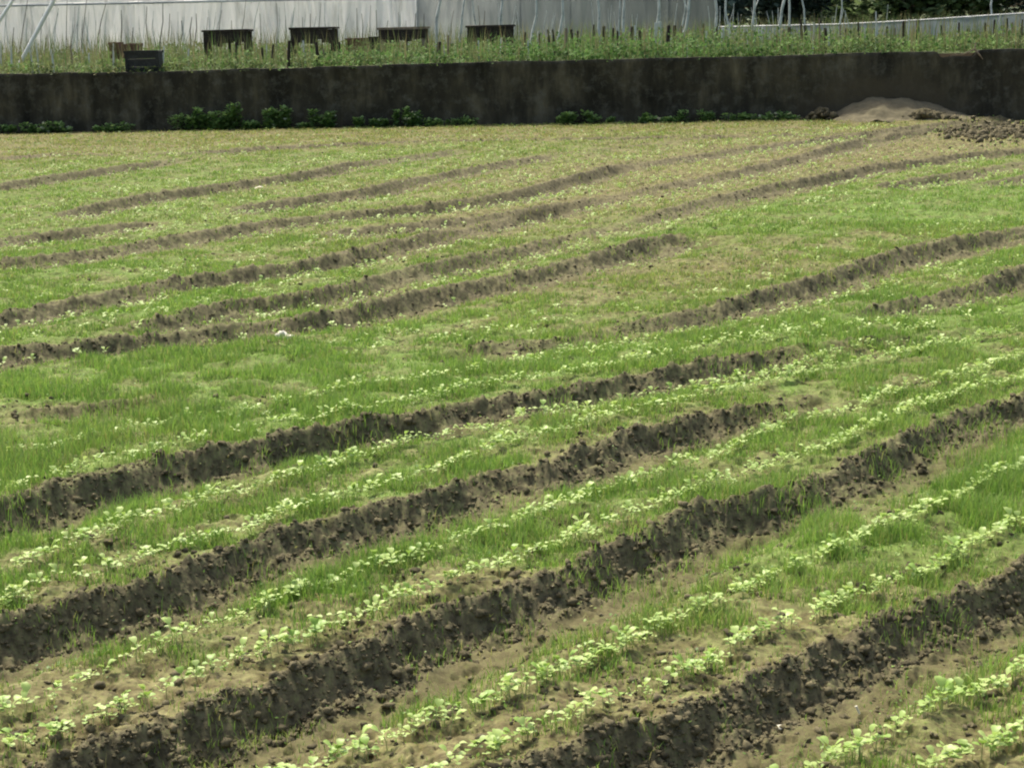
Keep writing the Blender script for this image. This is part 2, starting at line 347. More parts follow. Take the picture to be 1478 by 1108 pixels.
# coarse ground all round, under the detailed sheet, to the horizon on the low side
NG = 60
gx = np.linspace(-300, 300, NG); gy = np.linspace(-300, 46, NG)
gX, gY = np.meshgrid(gx, gy); gZ = np.full_like(gX, -.21)
qi = np.arange(NG*NG).reshape(NG, NG); q2 = np.stack([qi[:-1,:-1], qi[:-1,1:], qi[1:,1:], qi[1:,:-1]], -1).reshape(-1,4)
n = NG*NG
tag(link('ground', np_mesh('ground', np.stack([gX.ravel(), gY.ravel(), gZ.ravel()],1), q2, M['soil'],
    {'turned_shade': np.zeros(n), 'green': np.full(n,.5), 'dry': np.full(n,.2), 'damp': np.zeros(n)})), kind='structure')

# bilinear look-up of the finished surface
tn0, tn1 = math.tan(ang[0]), 0
def surf(x, y, arr=Z):
    c = (np.arctan2(x, y)-ang[0])/(ang[1]-ang[0]); r = np.log(y/4.3)/np.log(46.5/4.3)*(NR-1)
    c = np.clip(c, 0, NC-1.001); r = np.clip(r, 0, NR-1.001)
    ci = c.astype(int); ri = r.astype(int); fc = c-ci; fr = r-ri
    return (arr[ri,ci]*(1-fc)+arr[ri,ci+1]*fc)*(1-fr) + (arr[ri+1,ci]*(1-fc)+arr[ri+1,ci+1]*fc)*fr
def surf1(x, y): return float(surf(np.array([x]), np.array([y]))[0])

# ------------------------------------------------------------------ wall line
WB = [(0,192),(740,180),(1478,167)]; WT = [(0,107),(200,104),(400,99),(700,90),(850,86.5),(1100,81),(1340,74),(1478,71)]
pl, pr = atz(*WB[0]), atz(*WB[2])
wd = (pr-pl).normalized(); wn_ = Vector((wd.y, -wd.x, 0))       # wn_ points to the camera side
if wn_.y > 0: wn_ = -wn_
def on_wall(px):            # point of the wall face under photo column px
    r = ray(px, 180); a = Matrix(((r.x, -wd.x), (r.y, -wd.y))); t = a.inverted() @ Vector((pl.x, pl.y))
    return Vector((r.x*t[0], r.y*t[0], 0))
def wall_z(px, py):
    p = on_wall(px); r = ray(px, py); return CAM_H + r.z*(p.y/r.y)
wts = [((on_wall(a)-pl).dot(wd), wall_z(a, b)) for a, b in WT]
def wall_top(s): return float(np.interp(s, [a for a, b in wts], [b for a, b in wts]))

# ------------------------------------------------------------------ scatter helpers
def scatter(tV, tF, pos, rz, scl, tilt=None, attrs=None, tattr=None):
    """copies of one template mesh -> arrays. pos (n,3), rz (n,), scl (n,) or (n,3)"""
    n, k = len(pos), len(tV)
    scl = scl if scl.ndim == 2 else np.repeat(scl[:,None], 3, 1)
    L = tV[None]*scl[:,None,:]
    if tilt is not None:      # tilt (n,) about local x first
        c, s = np.cos(tilt)[:,None], np.sin(tilt)[:,None]
        L = np.stack([L[...,0], L[...,1]*c - L[...,2]*s, L[...,1]*s + L[...,2]*c], -1)
    c, s = np.cos(rz)[:,None], np.sin(rz)[:,None]
    L = np.stack([L[...,0]*c - L[...,1]*s, L[...,0]*s + L[...,1]*c, L[...,2]], -1) + pos[:,None,:]
    F = [(f[None] + (np.arange(n)*k)[:,None,None]).reshape(-1, f.shape[1]) for f in tF]
    at = {q: np.repeat(a, k) for q, a in (attrs or {}).items()}
    return L.reshape(-1,3), F, at
def join(parts):
    Vs, Fs, As, off = [], {}, {}, 0
    for V, F, A in parts:
        Vs.append(V)
        for f in F: Fs.setdefault(f.shape[1], []).append(f+off)
        for k, a in A.items(): As.setdefault(k, []).append(a)
        off += len(V)
    return np.concatenate(Vs), [np.concatenate(f) for f in Fs.values()], {k: np.concatenate(a) for k, a in As.items()}

def sample_field(n, power, dmin=4.6, dmax=44):
    """random ground points; power 0 = uniform in area, 1 = denser towards the camera"""
    d = np.geomspace(dmin, dmax, 4000); pdf = d**(2-power*1.0)     # geometric spacing, area weight d^2
    cdf = np.cumsum(pdf); cdf /= cdf[-1]
    dd = np.interp(rng.random(n), cdf, d)
    n_in = int(n*.72); a = np.radians(np.concatenate([rng.uniform(-19, 19, n_in), rng.choice([-1,1], n-n_in)*rng.uniform(19, 31, n-n_in)]))
    rng.shuffle(a)
    return dd*np.tan(a), dd
def wall_ok(x, y):      # in front of the wall
    return ((x-pl.x)*wn_.x + (y-pl.y)*wn_.y) > .15

# --------- grass
bl = np.array([(-.5,0,0),(.5,0,0),(-.42,.10,.55),(.42,.10,.55),(0,.42,1.0)])
blF = [np.array([(0,1,3,2)]), np.array([(2,3,4)])]
def grass(n, power, hmul=1.0, name='field_grass', dmin=4.6, dmax=44):
    x, y = sample_field(int(n*1.35), power, dmin, dmax)
    ok = wall_ok(x, y); x, y = x[ok], y[ok]
    g = surf(x, y, G); dr = surf(x, y, DR); bh = surf(x, y, BH); t = surf(x, y, T)
    tuft = fbm(x*3.5, y*3.5, 90, 3); fine = vn(x*14, y*14, 93)
    p = g**1.3*(.35+1.5*ss(.38,.62,tuft))*(.35+1.1*fine)*(1-.25*t) + .16*t*ss(.42,.62,tuft)
    k = rng.random(len(x)) < p
    x, y, g, dr, bh, tuft = x[k], y[k], g[k], dr[k], bh[k], tuft[k]; m = len(x)
    h = (.012+.050*bh)*(.5+rng.random(m)**1.5*1.2)*(.45+1.0*ss(.3,.7,tuft))*hmul
    w = np.maximum(.0035, y*.00035)*(.7+.8*rng.random(m))
    pos = np.stack([x, y, surf(x, y)-.004], 1)
    dryv = np.clip(dr*.75+rng.normal(0,.22,m) + (rng.random(m)<.05)*.8, 0, 1)
    return scatter(bl, blF, pos, rng.uniform(0, 2*math.pi, m), np.stack([w, h*rng.uniform(.5,1.8,m), h], 1),
                   attrs={'rnd': np.clip(rng.normal(0,.22,m)+.1+.9*fbm(x*1.7,y*1.7,95,3),0,1), 'dry': dryv})
def straws(n):
    x, y = sample_field(n, 1.7); ok = wall_ok(x, y); x, y = x[ok], y[ok]; m = len(x)
    pos = np.stack([x, y, surf(x, y)+.004], 1); L = rng.uniform(.04,.13,m)
    return scatter(bl, blF, pos, rng.uniform(0,6.28,m), np.stack([np.maximum(.003, y*.0003), L, L*rng.uniform(.05,.8,m)],1),
                   attrs={'rnd': rng.uniform(.6,1,m), 'dry': rng.uniform(.7,1,m)})
def broad(n, power):
    lf_ = np.array([(0,0,0),(-.4,.45,.1),(0,.5,0),(.4,.45,.1),(0,1,-.05)]); fF = [np.array([(0,1,2),(0,2,3),(1,4,2),(2,4,3)])]
    x, y = sample_field(n, power); ok = wall_ok(x, y); x, y = x[ok], y[ok]
    g = surf(x, y, G); cl = fbm(x*6, y*6, 71, 2); k = rng.random(len(x)) < (.12+.8*g)*ss(.42,.7,cl)*1.6; x, y = x[k], y[k]; m = len(x)
    pos = np.stack([x, y, surf(x, y)+rng.uniform(0,.03,m)], 1); L = np.maximum(.012, y*.0008)*rng.uniform(.6,1.7,m)
    return scatter(lf_, fF, pos, rng.uniform(0,6.28,m), L, tilt=rng.uniform(-.2,1.0,m), attrs={'rnd': rng.uniform(-.6,1.1,m), 'dry': (rng.random(m)<.18)*rng.uniform(.3,1,m)})
V_, F_, A_t = join([straws(5000), broad(60000, 1.9), broad(120000, 1.0), grass(650000, .9), grass(700000, 1.9, 1.0, dmax=22)])
tag(link('field_grass', np_mesh('field_grass', V_, F_, M['grass'], A_t)), 'short green grass and small weeds covering the beds of the field', 'grass', kind='stuff')

# --------- clods
def ico(sub):
    import bmesh
    b = bmesh.new(); bmesh.ops.create_icosphere(b, subdivisions=sub, radius=1.0)
    v = np.array([tuple(p.co) for p in b.verts]); f = np.array([[q.index for q in p.verts] for p in b.faces]); b.free()
    return v, f
def rock(sub, seed):
    v, f = ico(sub); k = 1 + .55*(fbm(v[:,0]*1.6+v[:,2]*.9+seed*7, v[:,1]*1.6-v[:,2]*.7+seed*3, seed, 2)-.5)*2
    q = np.random.default_rng(seed*13); k = k*q.uniform(.55, 1.3, len(v))
    return v*k[:,None] + q.normal(0, .16, v.shape), f
parts = []
for sd_, (sub, n, pw, dmx, s0, s1) in enumerate([(2,60000,2.0,15,.003,.011),(2,60000,1.9,15,.002,.009),(2,30000,1.9,15,.003,.020),(1,50000,1.1,44,.005,.020),(1,50000,1.1,44,.005,.016)]):
    x, y = sample_field(n, pw, 4.6, dmx); ok = wall_ok(x, y); x, y = x[ok], y[ok]
    t = surf(x, y, T); g = surf(x, y, G); br = ss(.5,.75,fbm(x*2.2,y*2.2,55,3))
    k = rng.random(len(x)) < (.9*ss(.3,.9,t) + (.05 if dmx < 20 else .14)*(1-.8*g)*(1+3*br))
    x, y = x[k], y[k]; m = len(x); v, f = rock(sub, sd_+1)
    s = s0+(s1-s0)*rng.random(m)**2.6
    sc = np.stack([s*rng.uniform(.8,1.5,m), s*rng.uniform(.8,1.4,m), s*rng.uniform(.6,1.0,m)], 1)
    parts.append(scatter(v, [f], np.stack([x, y, surf(x, y)+s*.2], 1), rng.uniform(0,6.28,m), sc, tilt=rng.uniform(-.6,.6,m)))
# heap of fresh clods at the far right by the wall
m = 800; q = [atz(R.gauss(1435,40), R.gauss(190,7)) for _ in range(m)]
v, f = rock(1, 9); s = np.array([R.uniform(.015,.06)*R.choice([.5,.8,1.6]) for _ in q])
parts.append(scatter(v, [f], np.array([(p.x,p.y,surf1(p.x,p.y)+.02) for p in q]), rng.uniform(0,6.28,m), np.stack([s,s*.9,s*.75],1), tilt=rng.uniform(-.6,.6,m)))
V_, F_, A_t = join(parts); print('clod verts', len(V_))
tag(link('soil_clods', np_mesh('soil_clods', V_, F_, M['clod'], smooth=False)), 'dark crumbled soil clods along the furrow banks', 'soil clods', kind='stuff')

# ------------------------------------------------------------------ seedlings
def leaf_v(L, W, el, az, z0, fold=.25, droop=.35, notch=.15, n=5):
    """one leaf: petiole plus a notched oval blade, folded on its midrib"""
    P = []; F = []
    ts = [0, .3, .42, .6, .8, .95, 1.0]; ws = [.04, .05, .34, .5, .46, .26, .0]
    for t, w in zip(ts, ws):
        r = L*t; zz = z0 + r*math.sin(el) - droop*L*max(0,t-.3)**2
        rr = r*math.cos(el); back = 0
        for sgn in (-1, 0, 1):
            xx = rr + (notch*L*(.5) if (sgn and t >= .95) else 0); yy = sgn*w*W
            P.append((xx*math.cos(az)-yy*math.sin(az), xx*math.sin(az)+yy*math.cos(az), zz + abs(sgn)*fold*w*W))
    for i in range(len(ts)-1):
        for j in range(2):
            a = i*3+j; F.append((a, a+1, a+4, a+3))
    return np.array(P), np.array(F)
VAR = []
for k in range(7):
    H = R.uniform(.018,.055); leaves = []; az = R.uniform(0, 6.28)
    for j in range(2):
        leaves.append(leaf_v(R.uniform(.019,.028), R.uniform(.017,.025), R.uniform(.05,.55), az+math.pi*j+R.uniform(-.3,.3), H))
    for j in range((0,1,2,2,1,3,0)[k]):
        leaves.append(leaf_v(R.uniform(.034,.055), R.uniform(.020,.028), R.uniform(.5,1.15), R.uniform(0,6.28), H, droop=.5, notch=0))
    mb = MB(); mb.tube([(0,0,-.01),(R.uniform(-.004,.004),R.uniform(-.004,.004),H*.5),(0,0,H)], [.0016,.0013,.0012], 4)
    VAR.append((mb, leaves, H))
ROWS = [
 ('row above the lowest bank at left', [(-60,1112),(0,1090),(68,1062),(135,1047),(190,1023),(237,1009),(281,989),(321,968),(372,955),(430,935),(490,913),(527,896),(554,883),(592,872),(632,857),(669,842),(700,830),(737,817),(788,797),(828,785),(852,773),(899,756),(937,739),(980,726),(1037,704),(1076,693),(1107,679),(1163,662),(1212,644),(1258,620),(1314,595),(1356,581),(1440,560)], 1.0),
 ('second row from the lowest bank at left', [(-60,1050),(0,1033),(61,1018),(108,996),(176,966),(210,953),(277,921),(331,898),(369,889),(399,872),(433,859),(467,848),(524,833),(548,825),(578,816),(608,806),(690,776),(717,770),(744,760),(767,749),(811,734),(845,722),(879,711),(910,699),(943,688),(1023,670),(1062,654),(1079,642),(1107,630),(1121,620),(1200,598),(1330,560),(1478,520)], .8),
 ('long row across the bottom centre', [(450,1118),(490,1104),(531,1087),(558,1077),(602,1055),(625,1045),(683,1030),(713,1020),(737,1006),(778,996),(801,979),(822,969),(852,960),(879,945),(920,925),(953,911),(974,905),(1013,887),(1037,876),(1069,862),(1093,851),(1114,840),(1163,826),(1205,805),(1226,798),(1258,777),(1303,765),(1332,748),(1363,735),(1398,718),(1430,697),(1478,682)], 1.1),
 ('broken row above the nearest dark bank', [(640,1118),(697,1099),(717,1082),(751,1067),(795,1057),(835,1043),(869,1026),(903,1013),(930,1003),(953,996),(995,981),(1030,964),(1058,950),(1076,936),(1107,920),(1156,904),(1184,892),(1205,878),(1233,866),(1265,860),(1297,843),(1332,834),(1370,814),(1405,790),(1450,772),(1478,758)], .95),
 ('short row in the bottom right corner', [(1170,1118),(1219,1097),(1251,1086),(1275,1072),(1303,1053),(1335,1034),(1363,1023),(1409,1007),(1443,992),(1465,980),(1500,962)], 1.1),
 ('last few at the very corner', [(1380,1108),(1405,1094),(1433,1086),(1458,1072),(1478,1062),(1510,1046)], 1.2),
 ('row beside the middle bank', [(-40,902),(0,888),(20,874),(44,866),(64,857),(125,840),(156,829),(196,812),(223,802),(267,793),(291,787),(318,776),(372,766),(389,758),(406,748),(453,736),(504,718),(581,699),(622,687),(646,678),(683,663),(710,656),(730,647),(761,638),(791,634),(818,626),(852,614),(903,599),(927,595),(954,590),(995,582),(1040,570),(1160,545)], .9),
 ('row under the third bank', [(-30,850),(14,830),(37,819),(61,808),(85,799),(115,792),(135,787),(159,776),(190,762),(220,753),(257,743),(277,735),(304,726),(325,722),(365,711),(399,701),(440,690),(474,680),(490,673),(524,668),(551,659),(581,649),(608,643),(632,634),(700,618),(800,594),(900,572),(1050,540)], .8),
 ('row above the third bank', [(-20,715),(60,700),(120,680),(200,665),(270,645),(340,632),(420,618),(500,600),(600,585),(700,560),(840,540)], .7),
 ('second row above the third bank', [(-20,665),(60,655),(120,640),(200,625),(270,610),(360,600),(460,575),(560,560)], .45),
]
seeds = []     # (x, y, size, row index)
def along(pts, step, jit, dens, row):
    P = [atz(a, b) for a, b in pts]
    P = [P[0]+(P[0]-P[3]).normalized()*2.0]+P+[P[-1]+(P[-1]-P[-4]).normalized()*2.5]
    for a, b in zip(P, P[1:]):
        L = (b-a).length; n_ = max(1, int(L/step*dens))
        for i in range(n_):
            t = R.random(); p = a.lerp(b, t)
            # clumpy along the row
            c = float(vn(np.array([p.x*3.1+p.y*2.1+row*9.0]), np.array([row*5.5]), 3)[0])
            if R.random() > .48+.8*max(0, c-.3): continue
            w = 1.0 if R.random() < .965 else 6
            seeds.append((p.x+R.gauss(0,jit*w)*EV[0], p.y+R.gauss(0,jit*w)*EV[1]*1.0, R.uniform(.55,1.5), row))
for ri, (nm, pts, dens) in enumerate(ROWS):
    along(pts, .0100, .010, dens, ri)
# rows of the farther beds run parallel to the furrows
for (lu, lv, lw) in LINES[:20]:
    for off, de in ((-.22,.55),(-.55,.6),(-.9,.3),(.62,.5)):
        for u in np.arange(lu[0]-.5, lu[-1]+.5, .045):
            c = np.interp(u, lu, lv)+off; p = EU*u + EV*c
            if p[1] < 13.5 or p[1] > 41: continue
            cc = float(vn(np.array([u*1.6+off*31]), np.array([c*1.3]), 8)[0])
            if R.random() > de*(.25+1.3*max(0, cc-.25)): continue
            seeds.append((p[0]+R.gauss(0,.05), p[1]+R.gauss(0,.05), R.uniform(.8,1.5), 99))
for _ in range(6500):       # strays between the rows
    x, y = sample_field(1, 1.0); x, y = float(x[0]), float(y[0])
    seeds.append((x, y, R.uniform(.4,1.0), 99))
sd_arr = np.array([(s[0], s[1]) for s in seeds]); tt = surf(sd_arr[:,0], sd_arr[:,1], T)
ok = wall_ok(sd_arr[:,0], sd_arr[:,1]) & (tt < .45)
seeds = [s for s, k in zip(seeds, ok) if k]
hfov = 1478/2/FPX
def in_view(s):
    p = Vector((s[0], s[1], 0))-Vector((0,0,CAM_H)); q = CM.transposed() @ p
    px, py = 739+q.x/-q.z*FPX, 554-q.y/-q.z*FPX
    return 8 < px < 1470 and 0 < py < 1098
cand = sorted([i for i, s in enumerate(seeds) if s[3] < 99 and in_view(s) and s[2] > .75], key=lambda i: seeds[i][1]/seeds[i][2])[:300]
indiv = set(cand)
stem_me = [v[0].mesh('stem', M['stem']) for v in VAR]
leaf_me = []
for v in VAR:
    L = []
    for P, F in v[1]:
        L.append([np_mesh('leaf', P, F, M['seed'], {'rnd': np.full(len(P), r_), 'dry': np.full(len(P), d_)}) for r_, d_ in ((.15,0),(.5,.1),(.85,.2))])
    leaf_me.append(L)
SIZEW = lambda s: 'large-leaved' if s > 1.05 else ('medium' if s > .9 else 'small')
for i in cand:
    x, y, s, row = seeds[i]; k = R.randrange(7)
    e = empty('seedling', (x, y, surf1(x, y)-.002), R.uniform(0, 6.28)); e.scale = (s*.98,)*3
    e.rotation_euler.x = R.gauss(0,.12)
    tag(e, '%s pale green seedling in the %s' % (SIZEW(s), ROWS[row][0]), 'seedling', 'seedlings in the %s' % ROWS[row][0])
    link('stem', stem_me[k], e); c = R.randrange(3)
    for L in leaf_me[k]: link('leaf', L[c], e)
parts = []
rest = [s for i, s in enumerate(seeds) if i not in indiv]
far = np.array([s[:3] for s in rest]); kk = rng.integers(0, 7, len(far))
for k in range(7):
    m_ = kk == k; q = far[m_]; n_ = len(q)
    LV = []; LF = []; off = 0
    for P, F in VAR[k][1]: LV.append(P); LF.append(F+off); off += len(P)
    # far-away plants stand in fuller tufts
    sc = q[:,2]*.98*(1+.12*ss(12,35,q[:,1]))
    pos = np.stack([q[:,0], q[:,1], surf(q[:,0], q[:,1])], 1)
    parts.append(scatter(np.concatenate(LV), [np.concatenate(LF)], pos, rng.uniform(0,6.28,n_), sc, tilt=rng.normal(0,.12,n_),
                 attrs={'rnd': rng.random(n_)*np.interp(q[:,1],[14,22],[1,.7]), 'dry': rng.random(n_)*.3}))
V_, F_, A_t = join(parts); print('seedlings', len(seeds))
tag(link('distant_seedlings', np_mesh('distant_seedlings', V_, F_, M['seed'], A_t)), 'pale green seedlings sprouting in rows all over the farther beds', 'seedlings', kind='stuff')

# --------- small finds on the field
def stone(name, px, py, sx, sy, sz, label, cat, mat='stone', seed=3):
    p = atz(px, py); v, f = rock(2, seed); v = v*np.array([sx, sy, sz])
    o = link(name, np_mesh(name, v, [f], M[mat], smooth=mat != 'clod'), None, (p.x, p.y, surf1(p.x, p.y)+sz*.6)); o.rotation_euler.z = seed
    return tag(o, label, cat)
stone('stone', 375, 264, .12, .10, .045, 'flat cream stone in the far left furrow below the weedy wall', 'stone', seed=3)
stone('stone', 404, 473, .045, .05, .03, 'left of two touching white stones in the left furrow', 'stone', seed=5)
stone('stone', 416, 479, .045, .045, .03, 'right of two touching white stones in the left furrow', 'stone', seed=6)
stone('stone', 1128, 1003, .018, .016, .012, 'small pale stone lying on the nearest dark bank', 'stone', seed=7)
mb = MB(); mb.tube([(0,0,.03),(.012,.0,.0)], [.005,.004], 5)
p = atz(1236, 992); tag(mb.build('twig', M['stone'], None, (p.x, p.y, surf1(p.x, p.y)+.02)), 'short white twig standing in the nearest dark bank', 'twig')

# ------------------------------------------------------------------ retaining wall
m, ns, lk = new_mat('stained_concrete')
tc = ns.new('ShaderNodeTexCoord'); mp = ns.new('ShaderNodeMapping'); mp.inputs['Scale'].default_value = (1,1,.25)
lk.new(tc.outputs['Object'], mp.inputs['Vector'])
a = noise(ns, lk, 2.6, 6, mp.outputs[0]); b = noise(ns, lk, 1.1, 5, tc.outputs['Object']); c = noise(ns, lk, 11, 5, tc.outputs['Object'])
r1 = ramp(ns, [(.32,(.022,.021,.015)),(.52,(.055,.051,.037)),(.70,(.12,.110,.078))]); lk.new(a, r1.inputs[0])
r2 = ramp(ns, [(.4,(.65,.65,.62)),(.7,(1.5,1.45,1.25))]); lk.new(b, r2.inputs[0])
col = mix(ns, lk, 1.0, r1.outputs[0], r2.outputs[0], 'MULTIPLY')
d_ = noise(ns, lk, 4.5, 6, tc.outputs['Object'], .7); r3 = ramp(ns, [(.5,(0,0,0)),(.72,(1,1,1))]); lk.new(d_, r3.inputs[0])
col = mix(ns, lk, math_n(ns, lk, 'MULTIPLY', r3.outputs[0], .55), col, (.15,.148,.115))
st = nd(ns, 'ShaderNodeAttribute', attribute_name='stain').outputs['Fac']
col = mix(ns, lk, st, col, (.085,.072,.045))
finish(ns, lk, col, .9, c, .6, .03, spec=.2); M['wall'] = m
WX0, WX1 = -14.0, (pr-pl).length+14.0
ns_, nz_ = 900, 26
S = np.linspace(WX0, WX1, ns_)
def notch(px0, px1): return ((on_wall(px0)-pl).dot(wd), (on_wall(px1)-pl).dot(wd))
n0, n1 = notch(1352, 1408)
top = np.array([wall_top(s) for s in S]) + (fbm(S*1.2, S*0, 12, 4)-.5)*.05
top -= .12*ss(n0-.05, n0+.1, S)*(1-ss(n1-.1, n1+.05, S))*(.7+.6*vn(S*4, S*0, 3))
m0 = (on_wall(1270)-pl).dot(wd)
Vw = []; stn = []
cols = []
prof = [(0, t) for t in np.linspace(-.35, 1, nz_)] + [(-.06, 1.0), (-.30, 1.0), (-.32, 0)]
for (off, t) in prof:
    zz = np.where(t <= 0, t, t*top) if t < 1 else top.copy()
    bump = (fbm(S*3, np.full_like(S, t*4), 19, 4)-.5)*.05 if off == 0 else 0
    P = np.array([pl.x, pl.y])[None] + S[:,None]*np.array([wd.x, wd.y])[None] + np.array([wn_.x, wn_.y])[None]*(off+bump+(.0 if off else .02*(1-t)))[:,None] if not np.isscalar(bump) else np.array([pl.x, pl.y])[None] + S[:,None]*np.array([wd.x, wd.y])[None] + np.array([wn_.x, wn_.y])[None]*off
    jn = np.abs(((S+1.1) % 3.6)-1.8) < .03
    if off == 0: P = P - np.where(jn, .03, 0)[:,None]*np.array([wn_.x, wn_.y])[None]
    Vw.append(np.stack([P[:,0], P[:,1], zz], 1))
    d = np.sqrt(((S-m0)/1.9)**2 + (np.maximum(t,0)*1.4/.95)**2)
    stn.append(np.clip((1-ss(.75, 1.15, d+.25*(fbm(S*2, np.full_like(S,t*3), 4, 3)-.5))), 0, 1)*.75)
Vw = np.stack(Vw, 0); nn = len(prof)
iw = np.arange(nn*ns_).reshape(nn, ns_); Qw = np.stack([iw[:-1,:-1], iw[:-1,1:], iw[1:,1:], iw[1:,:-1]], -1).reshape(-1,4)
wall = link('concrete_wall', np_mesh('concrete_wall', Vw.reshape(-1,3), Qw, M['wall'], {'stain': np.stack(stn).ravel()}, smooth=True))
tag(wall, 'long low dark mould-stained concrete retaining wall behind the field', 'wall')
# broken edge: loose branch in the gap
p = on_wall(1405); zt = wall_top((p-pl).dot(wd))
mb = MB(); mb.tube([(0,0,.16),(-.02,0,.02),(.10,.0,-.12),(.16,0,-.2)], [.012,.02,.018,.008], 5).tube([(-.02,0,.02),(-.25,.0,-.08),(-.55,0,-.10)], [.018,.014,.008], 5)
q = p + wn_*.08; tag(mb.build('broken_branch', M['tanwood'], None, (q.x, q.y, zt)), 'pale broken branch lying in the chipped gap of the wall top', 'branch')
# pale soil mound against the wall
c0 = on_wall(1272)
NM = 110; mv = []; ma = []
for j in range(50):
    for i in range(NM):
        s = (i/(NM-1)*2-1)*2.2; w = j/49*1.25
        h = .50*max(0, 1-abs(s/(1.2 if s < 0 else 1.95))**1.9)*(1-(w/1.25)**1.2)
        h = h - .03
        mv.append((s, w, h))
mv = np.array(mv); mv[:,2] += (fbm(mv[:,0]*4, mv[:,1]*4, 14, 5)-.5)*.16
P = np.array([c0.x, c0.y, 0]) + mv[:,:1]*np.array([wd.x, wd.y, 0]) + (mv[:,1:2]-.02)*np.array([wn_.x, wn_.y, 0]) + mv[:,2:]*np.array([0,0,1])
im = np.arange(50*NM).reshape(50, NM)
tag(link('soil_mound', np_mesh('soil_mound', P, np.stack([im[:-1,:-1], im[:-1,1:], im[1:,1:], im[1:,:-1]], -1).reshape(-1,4), M['mound'], smooth=True)),
    'smooth pale sandy mound heaped against the wall at right', 'mound')
def heap(px0, px1, pyb, hgt, n, label, seed):
    v, f = rock(1, seed); q = []; ss_ = []
    a = atz(px0, pyb); b = atz(px1, pyb)
    for _ in range(n):
        t = R.gauss(.5,.17); p = a.lerp(b, t); hh = hgt*math.exp(-((t-.5)/.3)**2)
        q.append((p.x, p.y+R.gauss(0,.12), R.uniform(0,1)*hh)); ss_.append(R.uniform(.03,.11))
    s = np.array(ss_); V, F, A = scatter(v, [f], np.array(q), rng.uniform(0,6.28,n), np.stack([s*1.2,s,s*.8],1), tilt=rng.uniform(-.6,.6,n))
    tag(link('clod_heap', np_mesh('clod_heap', V, F, M['clod'])), label, 'heap')
heap(1290, 1380, 172.5, .16, 200, 'dark heap of clods in front of the pale mound', 3)
heap(1160, 1215, 173, .24, 150, 'dark brown clod heap at the left end of the pale mound', 5)

# ------------------------------------------------------------------ terrace behind the wall
NT = 90
tx = np.linspace(-1, 1, NT); tg = []
for j in range(60):
    w = (j/59)**2.2*600
    for i in range(NT):
        s = (pr-pl).length/2 + np.sign(tx[i])*abs(tx[i])**1.5*(28+w*1.2)
        zt = wall_top(s)-.06; base = 1.33
        z = zt + (base-zt)*min(1, w/8)
        p = pl + wd*float(s) - wn_*(.1+w)
        tg.append((p.x, p.y, z+(float(fbm(np.array([p.x*.6]), np.array([p.y*.6]), 6, 3)[0])-.5)*.10*min(1,w+.1)))
it = np.arange(60*NT).reshape(60, NT)
tag(link('terrace_ground', np_mesh('terrace_ground', np.array(tg), np.stack([it[:-1,:-1], it[:-1,1:], it[1:,1:], it[1:,:-1]], -1).reshape(-1,4), M['terr'], smooth=True)), kind='structure')
def terr_z(p):
    s = (p-pl).dot(wd); w = -(p-pl).dot(wn_); zt = wall_top(s)-.06
    return zt+(1.33-zt)*min(1, max(0,w)/8)
def terr_pt(px, w):            # point of the terrace under photo column px, w metres behind the wall
    p = on_wall(px); r = ray(px, 80); k = Vector((r.x, r.y, 0)).normalized(); q = p + k*(w/abs(k.dot(wn_)))
    q.z = terr_z(q); return q

# --------- weeds: one mass of stems and leaves
lf = np.array([(0,0,0),(-.32,.45,.06),(0,.5,0),(.32,.45,.06),(0,1,-.05)]); lfF = [np.array([(0,1,2),(0,2,3),(1,4,2),(2,4,3)])]
def weeds(n, w0, w1, px0, px1, hfun, dens, dryf, seed):
    px = rng.uniform(px0, px1, n); w = w0+(w1-w0)*rng.random(n)**1.3
    P = np.array([tuple(terr_pt(a, b)) for a, b in zip(px, w)])
    hh = hfun(px)*(.25+1.3*fbm(P[:,0]*1.1, P[:,1]*1.1, seed, 3))
    kp = rng.random(n) < .25+1.1*ss(.35,.62,fbm(P[:,0]*1.4, P[:,1]*1.4, seed+30, 3)); P = P[kp]; px = px[kp]; hh = hh[kp]; n = len(P)
    t = rng.random(n)
    P[:,2] += t*hh
    s = rng.uniform(.05,.13,n)
    dr = np.clip(dryf(px)+rng.normal(0,.15,n)+.25*(fbm(P[:,0]*.8,P[:,1]*.8,seed+5,3)-.5), 0, 1)
    rn = np.clip(fbm(P[:,0]*3, P[:,2]*5+P[:,1], seed+2, 2)*.9+rng.normal(0,.25,n), 0, 1)
    return scatter(lf, lfF, P, rng.uniform(0,6.28,n), s, tilt=rng.uniform(-.3,1.3,n), attrs={'rnd': rn, 'dry': dr})
hf = lambda px: np.interp(px, [-200,0,60,200,330,500,700,800,950,1050,1200,1350,1478,1700], [.26,.28,.30,.36,.44,.42,.45,.45,.50,.56,.48,.38,.46,.45])
df = lambda px: np.interp(px, [-200,0,300,420,600,800,1000,1478], [.4,.4,.3,.25,.15,.05,.05,.25])
parts = [weeds(34000, .15, 3.5, -150, 1630, lambda p: hf(p)*.75, 1, df, 3),
         weeds(38000, 3, 10, -150, 1630, lambda p: hf(p)*1.05, 1, lambda p: df(p)+.05, 9),
         weeds(9000, 10, 17, -150, 1630, lambda p: hf(p)*.9, 1, lambda p: df(p)+.45, 15)]
